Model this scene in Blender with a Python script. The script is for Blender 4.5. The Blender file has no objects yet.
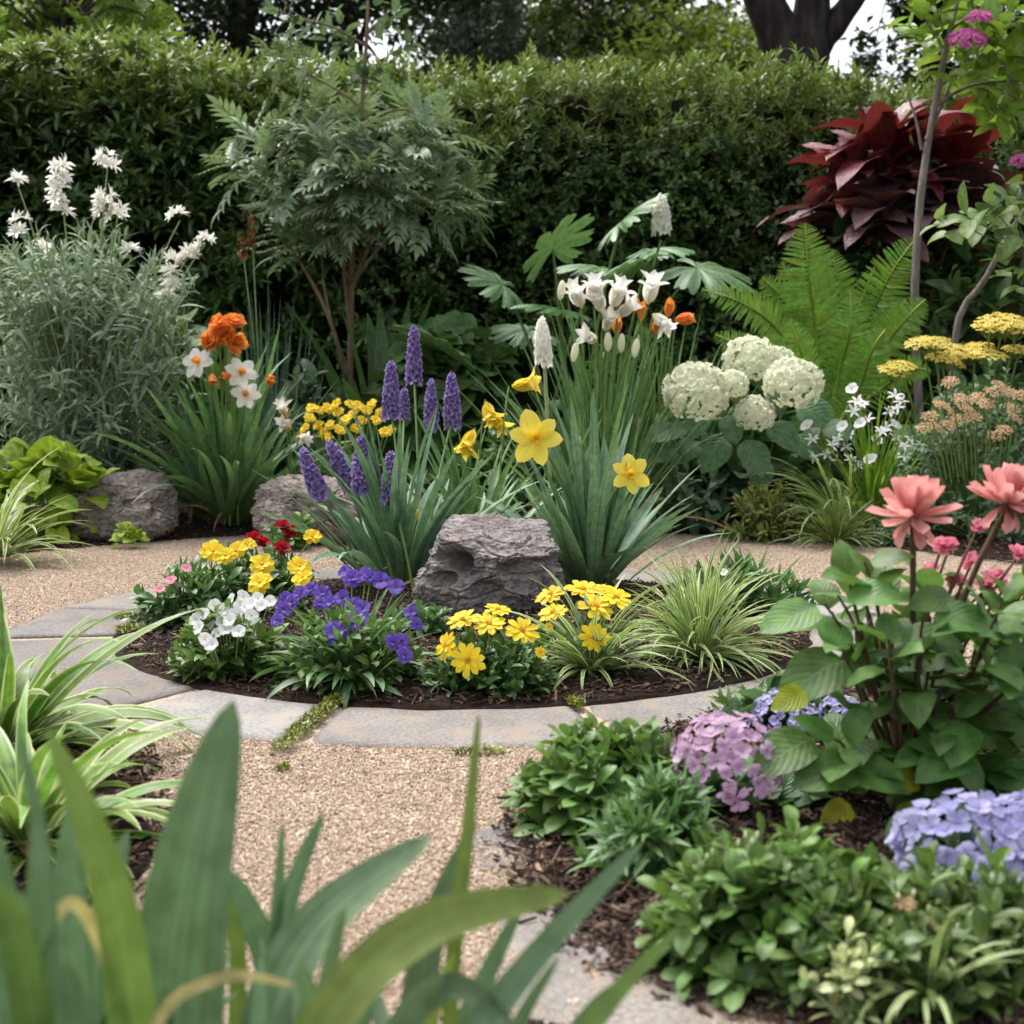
import bpy, bmesh, math, random
import numpy as np
from mathutils import Vector, Matrix, noise

# ------------------------------------------------------------------ camera, light, exposure
S = bpy.context.scene
COL = S.collection
FPX, CAM_H = 1400.0, 0.67
PITCH = math.atan(145.0 / FPX)
cd = bpy.data.cameras.new('camera')
cd.sensor_width = 36.0
cd.lens = FPX / 1024.0 * 36.0
cd.clip_start, cd.clip_end = 0.05, 600
cd.dof.use_dof = True
cd.dof.focus_distance = 3.3
cd.dof.aperture_fstop = 5.8
cam = bpy.data.objects.new('camera', cd)
COL.objects.link(cam)
cam.location = (0, 0, CAM_H)
cam.rotation_euler = (math.pi / 2 - PITCH, 0, 0)
S.camera = cam

SUN_EL, SUN_AZ = math.radians(62), math.radians(-35)   # azimuth from +y towards +x
w = bpy.data.worlds.new("World")
S.world = w
w.use_nodes = True
nt = w.node_tree
sky = nt.nodes.new('ShaderNodeTexSky')
sky.sky_type = 'NISHITA'
sky.sun_disc = False
sky.sun_elevation = SUN_EL
sky.sun_rotation = SUN_AZ
sky.air_density = 1.0
sky.dust_density = 6.0
sky.ozone_density = 0.6
bg = nt.nodes['Background']
bg.inputs[1].default_value = 0.15
cloud = nt.nodes.new('ShaderNodeHueSaturation')      # overcast: most of the blue is gone
cloud.inputs['Saturation'].default_value = 0.35
nt.links.new(sky.outputs[0], cloud.inputs['Color'])
nt.links.new(cloud.outputs[0], bg.inputs[0])
sl = bpy.data.lights.new('sun', 'SUN')
sl.energy = 1.1
sl.angle = math.radians(40)
sl.color = (1.0, 0.985, 0.96)
so = bpy.data.objects.new('sun', sl)
COL.objects.link(so)
sv = Vector((math.sin(SUN_AZ) * math.cos(SUN_EL), math.cos(SUN_AZ) * math.cos(SUN_EL), math.sin(SUN_EL)))
so.rotation_euler = sv.to_track_quat('Z', 'Y').to_euler()
so.location = (0, 0, 12)
S.view_settings.view_transform = 'Standard'
S.view_settings.look = 'None'
S.view_settings.exposure = 1.26
S.view_settings.gamma = 1.0
S.cycles.max_bounces = 7
S.cycles.diffuse_bounces = 3
S.cycles.glossy_bounces = 2
S.cycles.transmission_bounces = 4
S.cycles.transparent_max_bounces = 6
S.cycles.caustics_reflective = False
S.cycles.caustics_refractive = False
S.cycles.use_denoising = True

# ------------------------------------------------------------------ photograph pixels -> garden points
_cp, _sp = math.cos(PITCH), math.sin(PITCH)
def ray(px, py):
    u, v = (px - 512) / FPX, (512 - py) / FPX
    return np.array([u, _cp + v * _sp, -_sp + v * _cp])
def P(px, py, d):
    r = ray(px, py)
    return np.array([0, 0, CAM_H]) + r * (d / r[1])
def G(px, py, z=0.0):
    r = ray(px, py)
    return np.array([0, 0, CAM_H]) + r * ((z - CAM_H) / r[2])
def B(px, d, z=0.0):
    return np.array([(px - 512) / FPX * (d * _cp + (CAM_H - z) * _sp), d, z])

# ------------------------------------------------------------------ mesh building
def nrm(a):
    return a / np.maximum(np.linalg.norm(a, axis=-1, keepdims=True), 1e-9)
class MB:
    def __init__(s):
        s.v, s.uv, s.t, s.f, s.n = [], [], [], [], 0
    def add(s, V, F, UV=None, T=None):
        V = np.asarray(V, float).reshape(-1, 3)
        n = len(V)
        s.v.append(V)
        s.uv.append(np.zeros((n, 2)) if UV is None else np.asarray(UV, float).reshape(-1, 2))
        s.t.append(np.full(n, .5) if T is None else (np.full(n, float(T)) if np.ndim(T) == 0 else np.asarray(T, float).ravel()))
        if isinstance(F, np.ndarray):
            s.f.append(F + s.n)
        else:
            for k in (3, 4):
                g = [x for x in F if len(x) == k]
                if g: s.f.append(np.array(g) + s.n)
        s.n += n
    def inst(s, tpl, M, pos, sc, T=None):
        V, UV, F = tpl
        K, n = len(pos), len(V)
        if K == 0: return
        W = np.einsum('kij,nj->kni', M, V) * np.reshape(sc, (-1, 1, 1)) + pos[:, None, :]
        T = np.random.rand(K) if T is None else np.asarray(T)
        s.v.append(W.reshape(-1, 3)); s.uv.append(np.tile(UV, (K, 1))); s.t.append(np.repeat(T, n))
        off = (np.arange(K) * n)[:, None, None] + s.n
        s.f.append((F[None] + off).reshape(-1, F.shape[1]))
        s.n += K * n
    def inst_many(s, tpls, M, pos, sc, T, rng):
        k = rng.integers(0, len(tpls), len(pos))
        sc = np.broadcast_to(sc, (len(pos),))
        for i, tp in enumerate(tpls):
            m = k == i
            s.inst(tp, M[m], pos[m], sc[m], T[m])
    def tpl(s):
        return np.vstack(s.v), np.vstack(s.uv), np.vstack(s.f)
def mesh_from(name, pairs, smooth=True):
    pairs = [p for p in pairs if p[0].n]
    V, UV, T, loops, tot, mi, off = [], [], [], [], [], [], 0
    for k, (mb, mat) in enumerate(pairs):
        V.append(np.vstack(mb.v)); UV.append(np.vstack(mb.uv)); T.append(np.concatenate(mb.t))
        for f in mb.f:
            loops.append((f + off).ravel()); tot.append(np.full(len(f), f.shape[1])); mi.append(np.full(len(f), k))
        off += mb.n
    V = np.vstack(V); UV = np.vstack(UV); T = np.concatenate(T)
    loops = np.concatenate(loops).astype(np.int32); tot = np.concatenate(tot).astype(np.int32); mi = np.concatenate(mi).astype(np.int32)
    me = bpy.data.meshes.new(name)
    me.vertices.add(len(V)); me.vertices.foreach_set('co', V.astype(np.float32).ravel())
    me.loops.add(len(loops)); me.loops.foreach_set('vertex_index', loops)
    me.polygons.add(len(tot))
    st = np.zeros(len(tot), np.int32); st[1:] = np.cumsum(tot)[:-1]
    me.polygons.foreach_set('loop_start', st)
    me.polygons.foreach_set('material_index', mi)
    me.update(calc_edges=True)
    me.polygons.foreach_set('use_smooth', np.full(len(tot), smooth))
    ul = me.uv_layers.new(name='UVMap')
    ul.data.foreach_set('uv', UV[loops].astype(np.float32).ravel())
    at = me.attributes.new('tint', 'FLOAT', 'POINT')
    at.data.foreach_set('value', T.astype(np.float32))
    for mb, mat in pairs: me.materials.append(mat)
    me.update()
    return me
def link(name, data, parent=None, loc=None):
    o = bpy.data.objects.new(name, data)
    COL.objects.link(o)
    if parent is not None: o.parent = parent
    if loc is not None: o.location = loc
    return o
def tag(o, label, cat, group=None):
    o['label'] = label; o['category'] = cat
    if group: o['group'] = group
    return o
def thing(name, label, cat, loc, group=None):
    o = link(name, None, None, loc)
    o.empty_display_size = .05
    return tag(o, label, cat, group)
def part(name, pairs, parent, mat=None, smooth=True):
    if isinstance(pairs, MB): pairs = [(pairs, mat)]
    if not sum(p[0].n for p in pairs): return None
    return link(name, mesh_from(name, pairs, smooth), parent)
def structure(name, mb, mat, smooth=True):
    o = link(name, mesh_from(name, [(mb, mat)], smooth)); o['kind'] = 'structure'; return o
def stuff(name, mb, mat, smooth=True):
    o = link(name, mesh_from(name, [(mb, mat)], smooth)); o['kind'] = 'stuff'; return o

def gridF(nu, nv, off=0):
    i, j = np.meshgrid(np.arange(nu), np.arange(nv), indexing='ij')
    a = (i * (nv + 1) + j).ravel() + off
    return np.stack([a, a + 1, a + nv + 2, a + nv + 1], 1)
def prof(t, p, q):
    tm = p / (p + q)
    return (np.clip(t, 1e-6, 1) ** p * np.clip(1 - t, 0, 1) ** q) / (tm ** p * (1 - tm) ** q)
def leaf_tpl(W=.35, p=.6, q=1.0, ns=5, na=1, fold=.2, curl=.5, stalk=0.0, wave=0.0, notch=0.0, cup=0.0):
    """leaf of length 1 along +y, upper side +z"""
    t = np.linspace(0, 1, ns + 1)
    ph = curl * (t - .25)
    dy, dz = np.cos(ph), -np.sin(ph)
    y = np.concatenate([[0], np.cumsum((dy[1:] + dy[:-1]) / 2)]) / ns
    z = np.concatenate([[0], np.cumsum((dz[1:] + dz[:-1]) / 2)]) / ns
    wt = np.maximum(prof(t, p, q), .03) * W / 2
    sx = np.linspace(-1, 1, 2 * na + 1)
    V = np.zeros((ns + 1, 2 * na + 1, 3))
    V[:, :, 0] = wt[:, None] * sx[None]
    V[:, :, 1] = y[:, None] + stalk - notch * (t[:, None] ** 4) * (1 - np.abs(sx[None])) 
    V[:, :, 2] = z[:, None] + np.abs(sx)[None] * wt[:, None] * fold + (sx ** 2)[None] * wt[:, None] * cup
    if wave:
        V[:, :, 2] += wave * np.sin(t * 17)[:, None] * (np.abs(sx) ** 2)[None] * np.sign(sx)[None]
    UV = np.zeros((ns + 1, 2 * na + 1, 2))
    UV[:, :, 0] = (sx[None] + 1) / 2
    UV[:, :, 1] = t[:, None]
    return V.reshape(-1, 3), UV.reshape(-1, 2), gridF(ns, 2 * na)
def merge(tpls):
    V, U, F, n = [], [], [], 0
    for v, u, f in tpls:
        V.append(v); U.append(u); F.append(f + n); n += len(v)
    return np.vstack(V), np.vstack(U), np.vstack(F)
def xf(tpl, M=None, s=1.0, t=(0, 0, 0)):
    v, u, f = tpl
    v = v * s
    if M is not None: v = v @ np.array(M).T
    return v + np.array(t), u, f
def rotz(a): c, s = math.cos(a), math.sin(a); return np.array([[c, -s, 0], [s, c, 0], [0, 0, 1]])
def rotx(a): c, s = math.cos(a), math.sin(a); return np.array([[1, 0, 0], [0, c, -s], [0, s, c]])
def roty(a): c, s = math.cos(a), math.sin(a); return np.array([[c, 0, s], [0, 1, 0], [-s, 0, c]])
def frames(d, up):
    d = nrm(d); x = nrm(np.cross(d, up)); z = np.cross(x, d)
    return np.stack([x, d, z], axis=-1)
def tubes(mb, A, C, Bq, r0, r1, ns=5, sides=5, T=None):
    """batch of quadratic bezier tubes"""
    A, C, Bq = [np.atleast_2d(np.asarray(q, float)) for q in (A, C, Bq)]
    K = len(A)
    r0 = np.broadcast_to(r0, (K,)); r1 = np.broadcast_to(r1, (K,))
    t = np.linspace(0, 1, ns + 1)[None, :, None]
    pt = (1 - t) ** 2 * A[:, None] + 2 * t * (1 - t) * C[:, None] + t * t * Bq[:, None]
    _tube(mb, pt, r0[:, None] + (r1 - r0)[:, None] * t[:, :, 0], sides, T)
def _tube(mb, pt, rad, sides, T=None):
    K, n, _ = pt.shape
    tan = nrm(np.gradient(pt, axis=1))
    ref = np.where(np.abs(tan[:, :1, 2:3]) > .8, np.array([[[1., .2, 0]]]), np.array([[[0, 0.1, 1.]]]))
    ref = np.broadcast_to(ref, tan.shape)
    e1 = nrm(np.cross(tan, ref)); e2 = np.cross(tan, e1)
    a = np.linspace(0, 2 * math.pi, sides + 1)
    ring = e1[:, :, None] * np.cos(a)[None, None, :, None] + e2[:, :, None] * np.sin(a)[None, None, :, None]
    V = pt[:, :, None] + ring * rad[:, :, None, None]
    UV = np.zeros((K, n, sides + 1, 2)); UV[..., 0] = np.linspace(0, 1, sides + 1); UV[..., 1] = np.linspace(0, 1, n)[None, :, None]
    F = gridF(n - 1, sides)
    F = (F[None] + (np.arange(K) * n * (sides + 1))[:, None, None]).reshape(-1, 4)
    TT = None if T is None else np.repeat(np.broadcast_to(T, (K,)), n * (sides + 1))
    mb.add(V, F, UV, TT)
def smooth_path(pts, n):
    pts = np.asarray(pts, float)
    out = []
    t = np.linspace(0, len(pts) - 1, n)
    for x in t:
        i = min(int(x), len(pts) - 2); f = x - i
        p0, p1, p2, p3 = pts[max(i - 1, 0)], pts[i], pts[i + 1], pts[min(i + 2, len(pts) - 1)]
        out.append(.5 * (2 * p1 + (p2 - p0) * f + (2 * p0 - 5 * p1 + 4 * p2 - p3) * f * f + (3 * p1 - p0 - 3 * p2 + p3) * f ** 3))
    return np.array(out)
def path_tube(mb, pts, r0, r1, n=14, sides=8, power=1.0, bump=0.0, seed=0):
    p = smooth_path(pts, n)[None]
    r = r0 + (r1 - r0) * np.linspace(0, 1, n) ** power
    if bump: r = r * (1 + bump * np.random.default_rng(seed).normal(0, 1, n))
    _tube(mb, p, r[None], sides)
def ribbon(mb, pts, W, n=16, fold=.2, up=(0, -.3, 1), T=.5, p=.25, q=.75, na=2, twist=0.0):
    c = smooth_path(pts, n + 1)
    tan = nrm(np.gradient(c, axis=0))
    up = nrm(np.asarray(up, float))
    side = nrm(np.cross(tan, up)); nr = np.cross(side, tan)
    t = np.linspace(0, 1, n + 1)
    if twist:
        a = (twist * t)[:, None]
        side, nr = side * np.cos(a) + nr * np.sin(a), nr * np.cos(a) - side * np.sin(a)
    wt = (np.maximum(prof(t, p, q), .02) * W / 2)
    sx = np.linspace(-1, 1, 2 * na + 1)
    V = c[:, None] + side[:, None] * (wt[:, None] * sx)[..., None] + nr[:, None] * (wt[:, None] * np.abs(sx) * fold)[..., None]
    UV = np.zeros((n + 1, 2 * na + 1, 2)); UV[..., 0] = (sx + 1) / 2; UV[..., 1] = t[:, None]
    mb.add(V, gridF(n, 2 * na), UV, T)
def blades(mb, rng, base, az, el, droop, L, W, ns=9, fold=.25, tw=.5, side=.25, power=1.5, T=None, wb=.6, tip=2.4):
    K = len(az)
    az, el, droop, L, W = [np.broadcast_to(np.asarray(q, float), (K,)) for q in (az, el, droop, L, W)]
    t = np.linspace(0, 1, ns + 1)
    e = el[:, None] - droop[:, None] * t[None] ** power
    a = az[:, None] + rng.normal(0, side, K)[:, None] * t[None]
    tan = np.stack([np.cos(e) * np.cos(a), np.cos(e) * np.sin(a), np.sin(e)], -1)
    seg = (tan[:, 1:] + tan[:, :-1]) / 2 * (L / ns)[:, None, None]
    c = np.concatenate([np.zeros((K, 1, 3)), np.cumsum(seg, 1)], 1) + np.asarray(base)[:, None]
    sd = np.stack([-np.sin(a), np.cos(a), np.zeros_like(a)], -1)
    nr = np.cross(tan, sd)
    q = (rng.normal(0, tw, K)[:, None] * t[None] + rng.normal(0, tw * .5, K)[:, None])[..., None]
    sd, nr = sd * np.cos(q) + nr * np.sin(q), nr * np.cos(q) - sd * np.sin(q)
    wt = np.maximum((wb + (1 - wb) * np.sin(np.clip(t * 1.6, 0, 1) * math.pi / 2)) * np.clip(1 - t ** tip, 0, 1) ** .85, .03)
    wv = wt[None] * W[:, None] / 2
    V = np.stack([c - sd * wv[..., None] + nr * (wv * fold)[..., None], c, c + sd * wv[..., None] + nr * (wv * fold)[..., None]], 2)
    UV = np.zeros((K, ns + 1, 3, 2)); UV[..., 0] = np.array([0, .5, 1]); UV[..., 1] = t[None, :, None]
    F = (gridF(ns, 2)[None] + (np.arange(K) * (ns + 1) * 3)[:, None, None]).reshape(-1, 4)
    T = rng.random(K) if T is None else T
    mb.add(V, F, UV, np.repeat(T, (ns + 1) * 3))
def shoots(mb, rng, tips, axes, slen, m, L, tpls, a0=1.3, a1=.5, top=.6, upz=.6, Ts=None, f0=0.0, jit=.2):
    Sn = len(tips)
    axes = nrm(axes)
    slen = np.broadcast_to(slen, (Sn,))
    ref = np.where(np.abs(axes[:, 2:3]) > .8, np.array([[1., 0, 0]]), np.array([[0, 0, 1.]]))
    e1 = nrm(np.cross(axes, ref)); e2 = np.cross(axes, e1)
    f = f0 + (1 - f0) * (np.arange(m) + .6) / m
    pos = tips[:, None] - axes[:, None] * (slen[:, None] * (1 - f)[None])[..., None]
    a = a0 + (a1 - a0) * f[None] + rng.normal(0, jit, (Sn, m))
    z = 2.39996 * np.arange(m)[None] + rng.random((Sn, 1)) * 6.28 + rng.normal(0, .25, (Sn, m))
    d = axes[:, None] * np.cos(a)[..., None] + (e1[:, None] * np.cos(z)[..., None] + e2[:, None] * np.sin(z)[..., None]) * np.sin(a)[..., None]
    up = axes[:, None] * .7 + np.array([0, 0, upz]) + rng.normal(0, .22, (Sn, m, 3))
    sc = L * (1 - (1 - top) * f[None] ** 1.5) * rng.uniform(.72, 1.2, (Sn, m))
    Ts = rng.random(Sn) if Ts is None else Ts
    T = np.clip(.55 * Ts[:, None] + .45 * rng.random((Sn, m)), 0, 1)
    mb.inst_many(tpls, frames(d.reshape(-1, 3), up.reshape(-1, 3)), pos.reshape(-1, 3), sc.ravel(), T.ravel(), rng)
def dome(rng, n, rx, ry, h, z0=0.0, r0=.7, low=-.05):
    u = rng.uniform(low, 1, n); a = rng.uniform(0, 2 * math.pi, n); c = np.sqrt(np.clip(1 - u * u, 0, 1))
    d = np.stack([c * np.cos(a), c * np.sin(a), u], 1)
    r = rng.uniform(r0, 1.0, n) ** .6
    tips = d * r[:, None] * np.array([rx, ry, h]) + np.array([0, 0, z0])
    ax = nrm(d * np.array([1 / rx, 1 / ry, 1 / h]) * min(rx, ry, h)) * .9 + np.array([0, 0, .45]) + rng.normal(0, .12, (n, 3))
    return tips, nrm(ax)

# ------------------------------------------------------------------ materials
def NT(name):
    m = bpy.data.materials.new(name); m.use_nodes = True
    t = m.node_tree
    for n in list(t.nodes): t.nodes.remove(n)
    out = t.nodes.new('ShaderNodeOutputMaterial')
    def N(kind, **kw):
        n = t.nodes.new('ShaderNode' + kind)
        for k, v in kw.items(): setattr(n, k, v)
        return n
    def L(a, b): t.links.new(a, b)
    return m, t, out, N, L
def rgba(c): return (c[0], c[1], c[2], 1)
def mixc(N, L, fac, a, b, blend='MIX'):
    n = N('Mix', data_type='RGBA', blend_type=blend)
    for sock, v in ((n.inputs[0], fac), (n.inputs[6], a), (n.inputs[7], b)):
        if hasattr(v, 'is_linked'): L(v, sock)
        elif isinstance(v, (int, float)): sock.default_value = v
        else: sock.default_value = rgba(v)
    return n.outputs[2]
def maprange(N, L, v, a, b, c=0, d=1, smooth=True):
    n = N('MapRange')
    if smooth: n.interpolation_type = 'SMOOTHSTEP'
    L(v, n.inputs[0])
    for i, x in enumerate((a, b, c, d)): n.inputs[i + 1].default_value = x
    return n.outputs[0]
def math_(N, L, op, a, b=None):
    n = N('Math', operation=op)
    for i, v in enumerate((a, b)):
        if v is None: continue
        if hasattr(v, 'is_linked'): L(v, n.inputs[i])
        else: n.inputs[i].default_value = v
    return n.outputs[0]
def leafmat(name, c1, c2, rib=None, ribw=.1, edge=None, edgew=.35, centre=None, tip=None, tipv=.85, base=None, basev=.25, rough=.42, trans=.28,
            spec=.4, veins=0.0, mott=.35, hue=.03, tcol=None, sat=1.14, val=1.18, warm=.010, streak=0.0, sfreq=14.0):
    m, t, out, N, L = NT(name)
    at = N('Attribute', attribute_name='tint').outputs[2]
    uv = N('SeparateXYZ'); L(N('UVMap').outputs[0], uv.inputs[0])
    ctr = math_(N, L, 'ABSOLUTE', math_(N, L, 'SUBTRACT', uv.outputs[0], .5))
    a = math_(N, L, 'MULTIPLY', ctr, 2.0)
    col = mixc(N, L, at, c1, c2)
    tc = N('TexCoord')
    nz = N('TexNoise'); L(tc.outputs['Object'], nz.inputs[0]); nz.inputs['Scale'].default_value = 45; nz.inputs['Detail'].default_value = 3
    mo = maprange(N, L, nz.outputs[0], .3, .7, 1 - mott, 1 + mott * .6)
    vm = N('Vector' + 'Math', operation='SCALE'); L(col, vm.inputs[0]); L(mo, vm.inputs[3]); col = vm.outputs[0]
    hs = N('HueSaturation'); L(col, hs.inputs['Color'])
    L(maprange(N, L, at, 0, 1, .5 - warm - hue, .5 - warm + hue, False), hs.inputs['Hue']); hs.inputs['Saturation'].default_value = sat
    L(maprange(N, L, N('ObjectInfo').outputs['Random'], 0, 1, .9 * val, 1.1 * val, False), hs.inputs['Value'])
    col = hs.outputs[0]
    if streak:
        cb = N('CombineXYZ'); L(math_(N, L, 'MULTIPLY', uv.outputs[0], sfreq), cb.inputs[0]); L(math_(N, L, 'MULTIPLY', uv.outputs[1], .7), cb.inputs[1]); L(math_(N, L, 'MULTIPLY', at, 30.0), cb.inputs[2])
        sn = N('TexNoise'); L(cb.outputs[0], sn.inputs[0]); sn.inputs['Scale'].default_value = 1.0
        vm2 = N('VectorMath', operation='SCALE'); L(col, vm2.inputs[0]); L(maprange(N, L, sn.outputs[0], .3, .7, 1 - streak, 1 + streak), vm2.inputs[3]); col = vm2.outputs[0]
    if base: col = mixc(N, L, maprange(N, L, uv.outputs[1], basev, 0), col, base)
    if centre: col = mixc(N, L, maprange(N, L, a, edgew + .15, edgew - .15), col, centre)
    if edge: col = mixc(N, L, maprange(N, L, a, 1 - edgew - .1, 1 - edgew + .1), col, edge)
    if tip: col = mixc(N, L, maprange(N, L, uv.outputs[1], tipv, 1.0), col, tip)
    if rib: col = mixc(N, L, maprange(N, L, a, ribw, ribw * .3, 0, .8), col, rib)
    pb = N('BsdfPrincipled')
    L(col, pb.inputs['Base Color'])
    L(maprange(N, L, nz.outputs[0], .3, .7, rough - .08, rough + .12), pb.inputs['Roughness'])
    pb.inputs['Specular IOR Level'].default_value = spec
    if veins:
        q = math_(N, L, 'ADD', math_(N, L, 'MULTIPLY', uv.outputs[1], 48.0), math_(N, L, 'MULTIPLY', a, -20.0))
        sv_ = math_(N, L, 'POWER', math_(N, L, 'ABSOLUTE', math_(N, L, 'SINE', math_(N, L, 'MULTIPLY', q, .5))), .35)
        hgt = math_(N, L, 'ADD', sv_, math_(N, L, 'MULTIPLY', nz.outputs[0], 1.2))
        bp = N('Bump'); bp.inputs['Strength'].default_value = veins; bp.inputs['Distance'].default_value = .004
        L(hgt, bp.inputs['Height']); L(bp.outputs[0], pb.inputs['Normal'])
    if trans:
        tr = N('BsdfTranslucent')
        if tcol: tr.inputs[0].default_value = rgba(tcol)
        else:
            L(mixc(N, L, .35, col, (c2[0] * 1.3 + .03, c2[1] * 1.3 + .05, c2[2] * .7)), tr.inputs[0])
        mx = N('MixShader'); mx.inputs[0].default_value = trans
        L(pb.outputs[0], mx.inputs[1]); L(tr.outputs[0], mx.inputs[2]); L(mx.outputs[0], out.inputs[0])
    else:
        L(pb.outputs[0], out.inputs[0])
    return m
def petalmat(name, c1, c2, base=None, basev=.35, tip=None, trans=.42, rough=.55, mott=.12, hue=.01):
    return leafmat(name, c1, c2, base=base, basev=basev, tip=tip, tipv=.55, trans=trans, rough=rough, spec=.25, mott=mott, hue=hue, tcol=c2, streak=.14, sat=1.0, val=1.0, warm=0.0)
def barkmat(name, c1, c2, scale=18, bump=.6, rough=.85, zs=.25):
    m, t, out, N, L = NT(name)
    mp = N('Mapping'); L(N('TexCoord').outputs['Object'], mp.inputs[0]); mp.inputs['Scale'].default_value = (1, 1, zs)
    nz = N('TexNoise'); L(mp.outputs[0], nz.inputs[0]); nz.inputs['Scale'].default_value = scale; nz.inputs['Detail'].default_value = 6; nz.inputs['Roughness'].default_value = .65
    pb = N('BsdfPrincipled'); pb.inputs['Roughness'].default_value = rough; pb.inputs['Specular IOR Level'].default_value = .2
    L(mixc(N, L, maprange(N, L, nz.outputs[0], .35, .68), c1, c2), pb.inputs['Base Color'])
    bp = N('Bump'); bp.inputs['Strength'].default_value = bump; bp.inputs['Distance'].default_value = .03
    L(nz.outputs[0], bp.inputs['Height']); L(bp.outputs[0], pb.inputs['Normal']); L(pb.outputs[0], out.inputs[0])
    return m
def rockmat(name, cols, scale=6, bump=.8, spots=None, fine=90):
    m, t, out, N, L = NT(name)
    tc = N('TexCoord').outputs['Object']
    n1 = N('TexNoise'); L(tc, n1.inputs[0]); n1.inputs['Scale'].default_value = scale; n1.inputs['Detail'].default_value = 8; n1.inputs['Roughness'].default_value = .62; n1.inputs['Distortion'].default_value = .5
    n2 = N('TexNoise'); L(tc, n2.inputs[0]); n2.inputs['Scale'].default_value = fine; n2.inputs['Detail'].default_value = 5; n2.inputs['Roughness'].default_value = .7
    cr = N('ValToRGB'); e = cr.color_ramp.elements
    e[0].position = .3; e[0].color = rgba(cols[0]); e[1].position = .7; e[1].color = rgba(cols[2])
    x = e.new(.5); x.color = rgba(cols[1])
    L(n1.outputs[0], cr.inputs[0])
    col = mixc(N, L, maprange(N, L, n2.outputs[0], .35, .65, .62, 0), cr.outputs[0], [c * .45 for c in cols[0]])
    if spots:
        n3 = N('TexNoise'); L(tc, n3.inputs[0]); n3.inputs['Scale'].default_value = scale * 2.3; n3.inputs['Detail'].default_value = 5
        col = mixc(N, L, maprange(N, L, n3.outputs[0], .5, .66, 0, .75), col, spots)
    pb = N('BsdfPrincipled'); pb.inputs['Roughness'].default_value = .88; pb.inputs['Specular IOR Level'].default_value = .25
    L(col, pb.inputs['Base Color'])
    h = math_(N, L, 'ADD', math_(N, L, 'MULTIPLY', n1.outputs[0], 2.0), math_(N, L, 'MULTIPLY', n2.outputs[0], .45))
    bp = N('Bump'); bp.inputs['Strength'].default_value = bump; bp.inputs['Distance'].default_value = .02
    L(h, bp.inputs['Height']); L(bp.outputs[0], pb.inputs['Normal']); L(pb.outputs[0], out.inputs[0])
    return m
def tintmat(name, cols, rough=.8, mott=.3, scale=300):
    """solid matter whose colour is picked per piece from a ramp"""
    m, t, out, N, L = NT(name)
    cr = N('ValToRGB'); e = cr.color_ramp.elements
    e[0].position = 0; e[0].color = rgba(cols[0]); e[1].position = 1; e[1].color = rgba(cols[-1])
    for i, c in enumerate(cols[1:-1]):
        x = e.new((i + 1) / (len(cols) - 1)); x.color = rgba(c)
    L(N('Attribute', attribute_name='tint').outputs[2], cr.inputs[0])
    nz = N('TexNoise'); L(N('TexCoord').outputs['Object'], nz.inputs[0]); nz.inputs['Scale'].default_value = scale
    vm = N('VectorMath', operation='SCALE'); L(cr.outputs[0], vm.inputs[0]); L(maprange(N, L, nz.outputs[0], .3, .7, 1 - mott, 1 + mott), vm.inputs[3])
    pb = N('BsdfPrincipled'); pb.inputs['Roughness'].default_value = rough; pb.inputs['Specular IOR Level'].default_value = .25
    L(vm.outputs[0], pb.inputs['Base Color']); L(pb.outputs[0], out.inputs[0])
    return m
def soilmat():
    m, t, out, N, L = NT('bark mulch soil')
    tc = N('TexCoord').outputs['Object']
    n1 = N('TexNoise'); L(tc, n1.inputs[0]); n1.inputs['Scale'].default_value = 60; n1.inputs['Detail'].default_value = 8; n1.inputs['Roughness'].default_value = .75
    n2 = N('TexVoronoi'); L(tc, n2.inputs[0]); n2.inputs['Scale'].default_value = 70
    cr = N('ValToRGB'); e = cr.color_ramp.elements
    e[0].position = .35; e[0].color = (.012, .007, .005, 1); e[1].position = .7; e[1].color = (.085, .05, .034, 1)
    L(n1.outputs[0], cr.inputs[0])
    pb = N('BsdfPrincipled'); pb.inputs['Roughness'].default_value = .95; pb.inputs['Specular IOR Level'].default_value = .15
    L(mixc(N, L, .35, cr.outputs[0], n2.outputs[1], 'MULTIPLY'), pb.inputs['Base Color'])
    bp = N('Bump'); bp.inputs['Strength'].default_value = 1; bp.inputs['Distance'].default_value = .02
    L(n1.outputs[0], bp.inputs['Height']); L(bp.outputs[0], pb.inputs['Normal']); L(pb.outputs[0], out.inputs[0])
    return m
def gravelmat():
    m, t, out, N, L = NT('tan gravel')
    tc = N('TexCoord').outputs['Object']
    v = N('TexVoronoi'); L(tc, v.inputs[0]); v.inputs['Scale'].default_value = 170
    cr = N('ValToRGB'); e = cr.color_ramp.elements
    e[0].position = 0; e[0].color = (.24, .165, .115, 1); e[1].position = 1; e[1].color = (.54, .44, .345, 1)
    for q, c in ((.25, (.37, .275, .195, 1)), (.5, (.44, .335, .245, 1)), (.75, (.47, .37, .28, 1))):
        x = e.new(q); x.color = c
    sp = N('SeparateColor'); L(v.outputs[1], sp.inputs[0]); L(sp.outputs[0], cr.inputs[0])
    n1 = N('TexNoise'); L(tc, n1.inputs[0]); n1.inputs['Scale'].default_value = 2.2; n1.inputs['Detail'].default_value = 5
    col = mixc(N, L, maprange(N, L, n1.outputs[0], .42, .7, 0, .35), cr.outputs[0], (.24, .17, .115))
    pb = N('BsdfPrincipled'); pb.inputs['Roughness'].default_value = .9; pb.inputs['Specular IOR Level'].default_value = .2
    L(col, pb.inputs['Base Color'])
    bp = N('Bump'); bp.inputs['Strength'].default_value = .9; bp.inputs['Distance'].default_value = .006; bp.invert = True
    L(v.outputs[0], bp.inputs['Height']); L(bp.outputs[0], pb.inputs['Normal']); L(pb.outputs[0], out.inputs[0])
    return m

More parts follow.
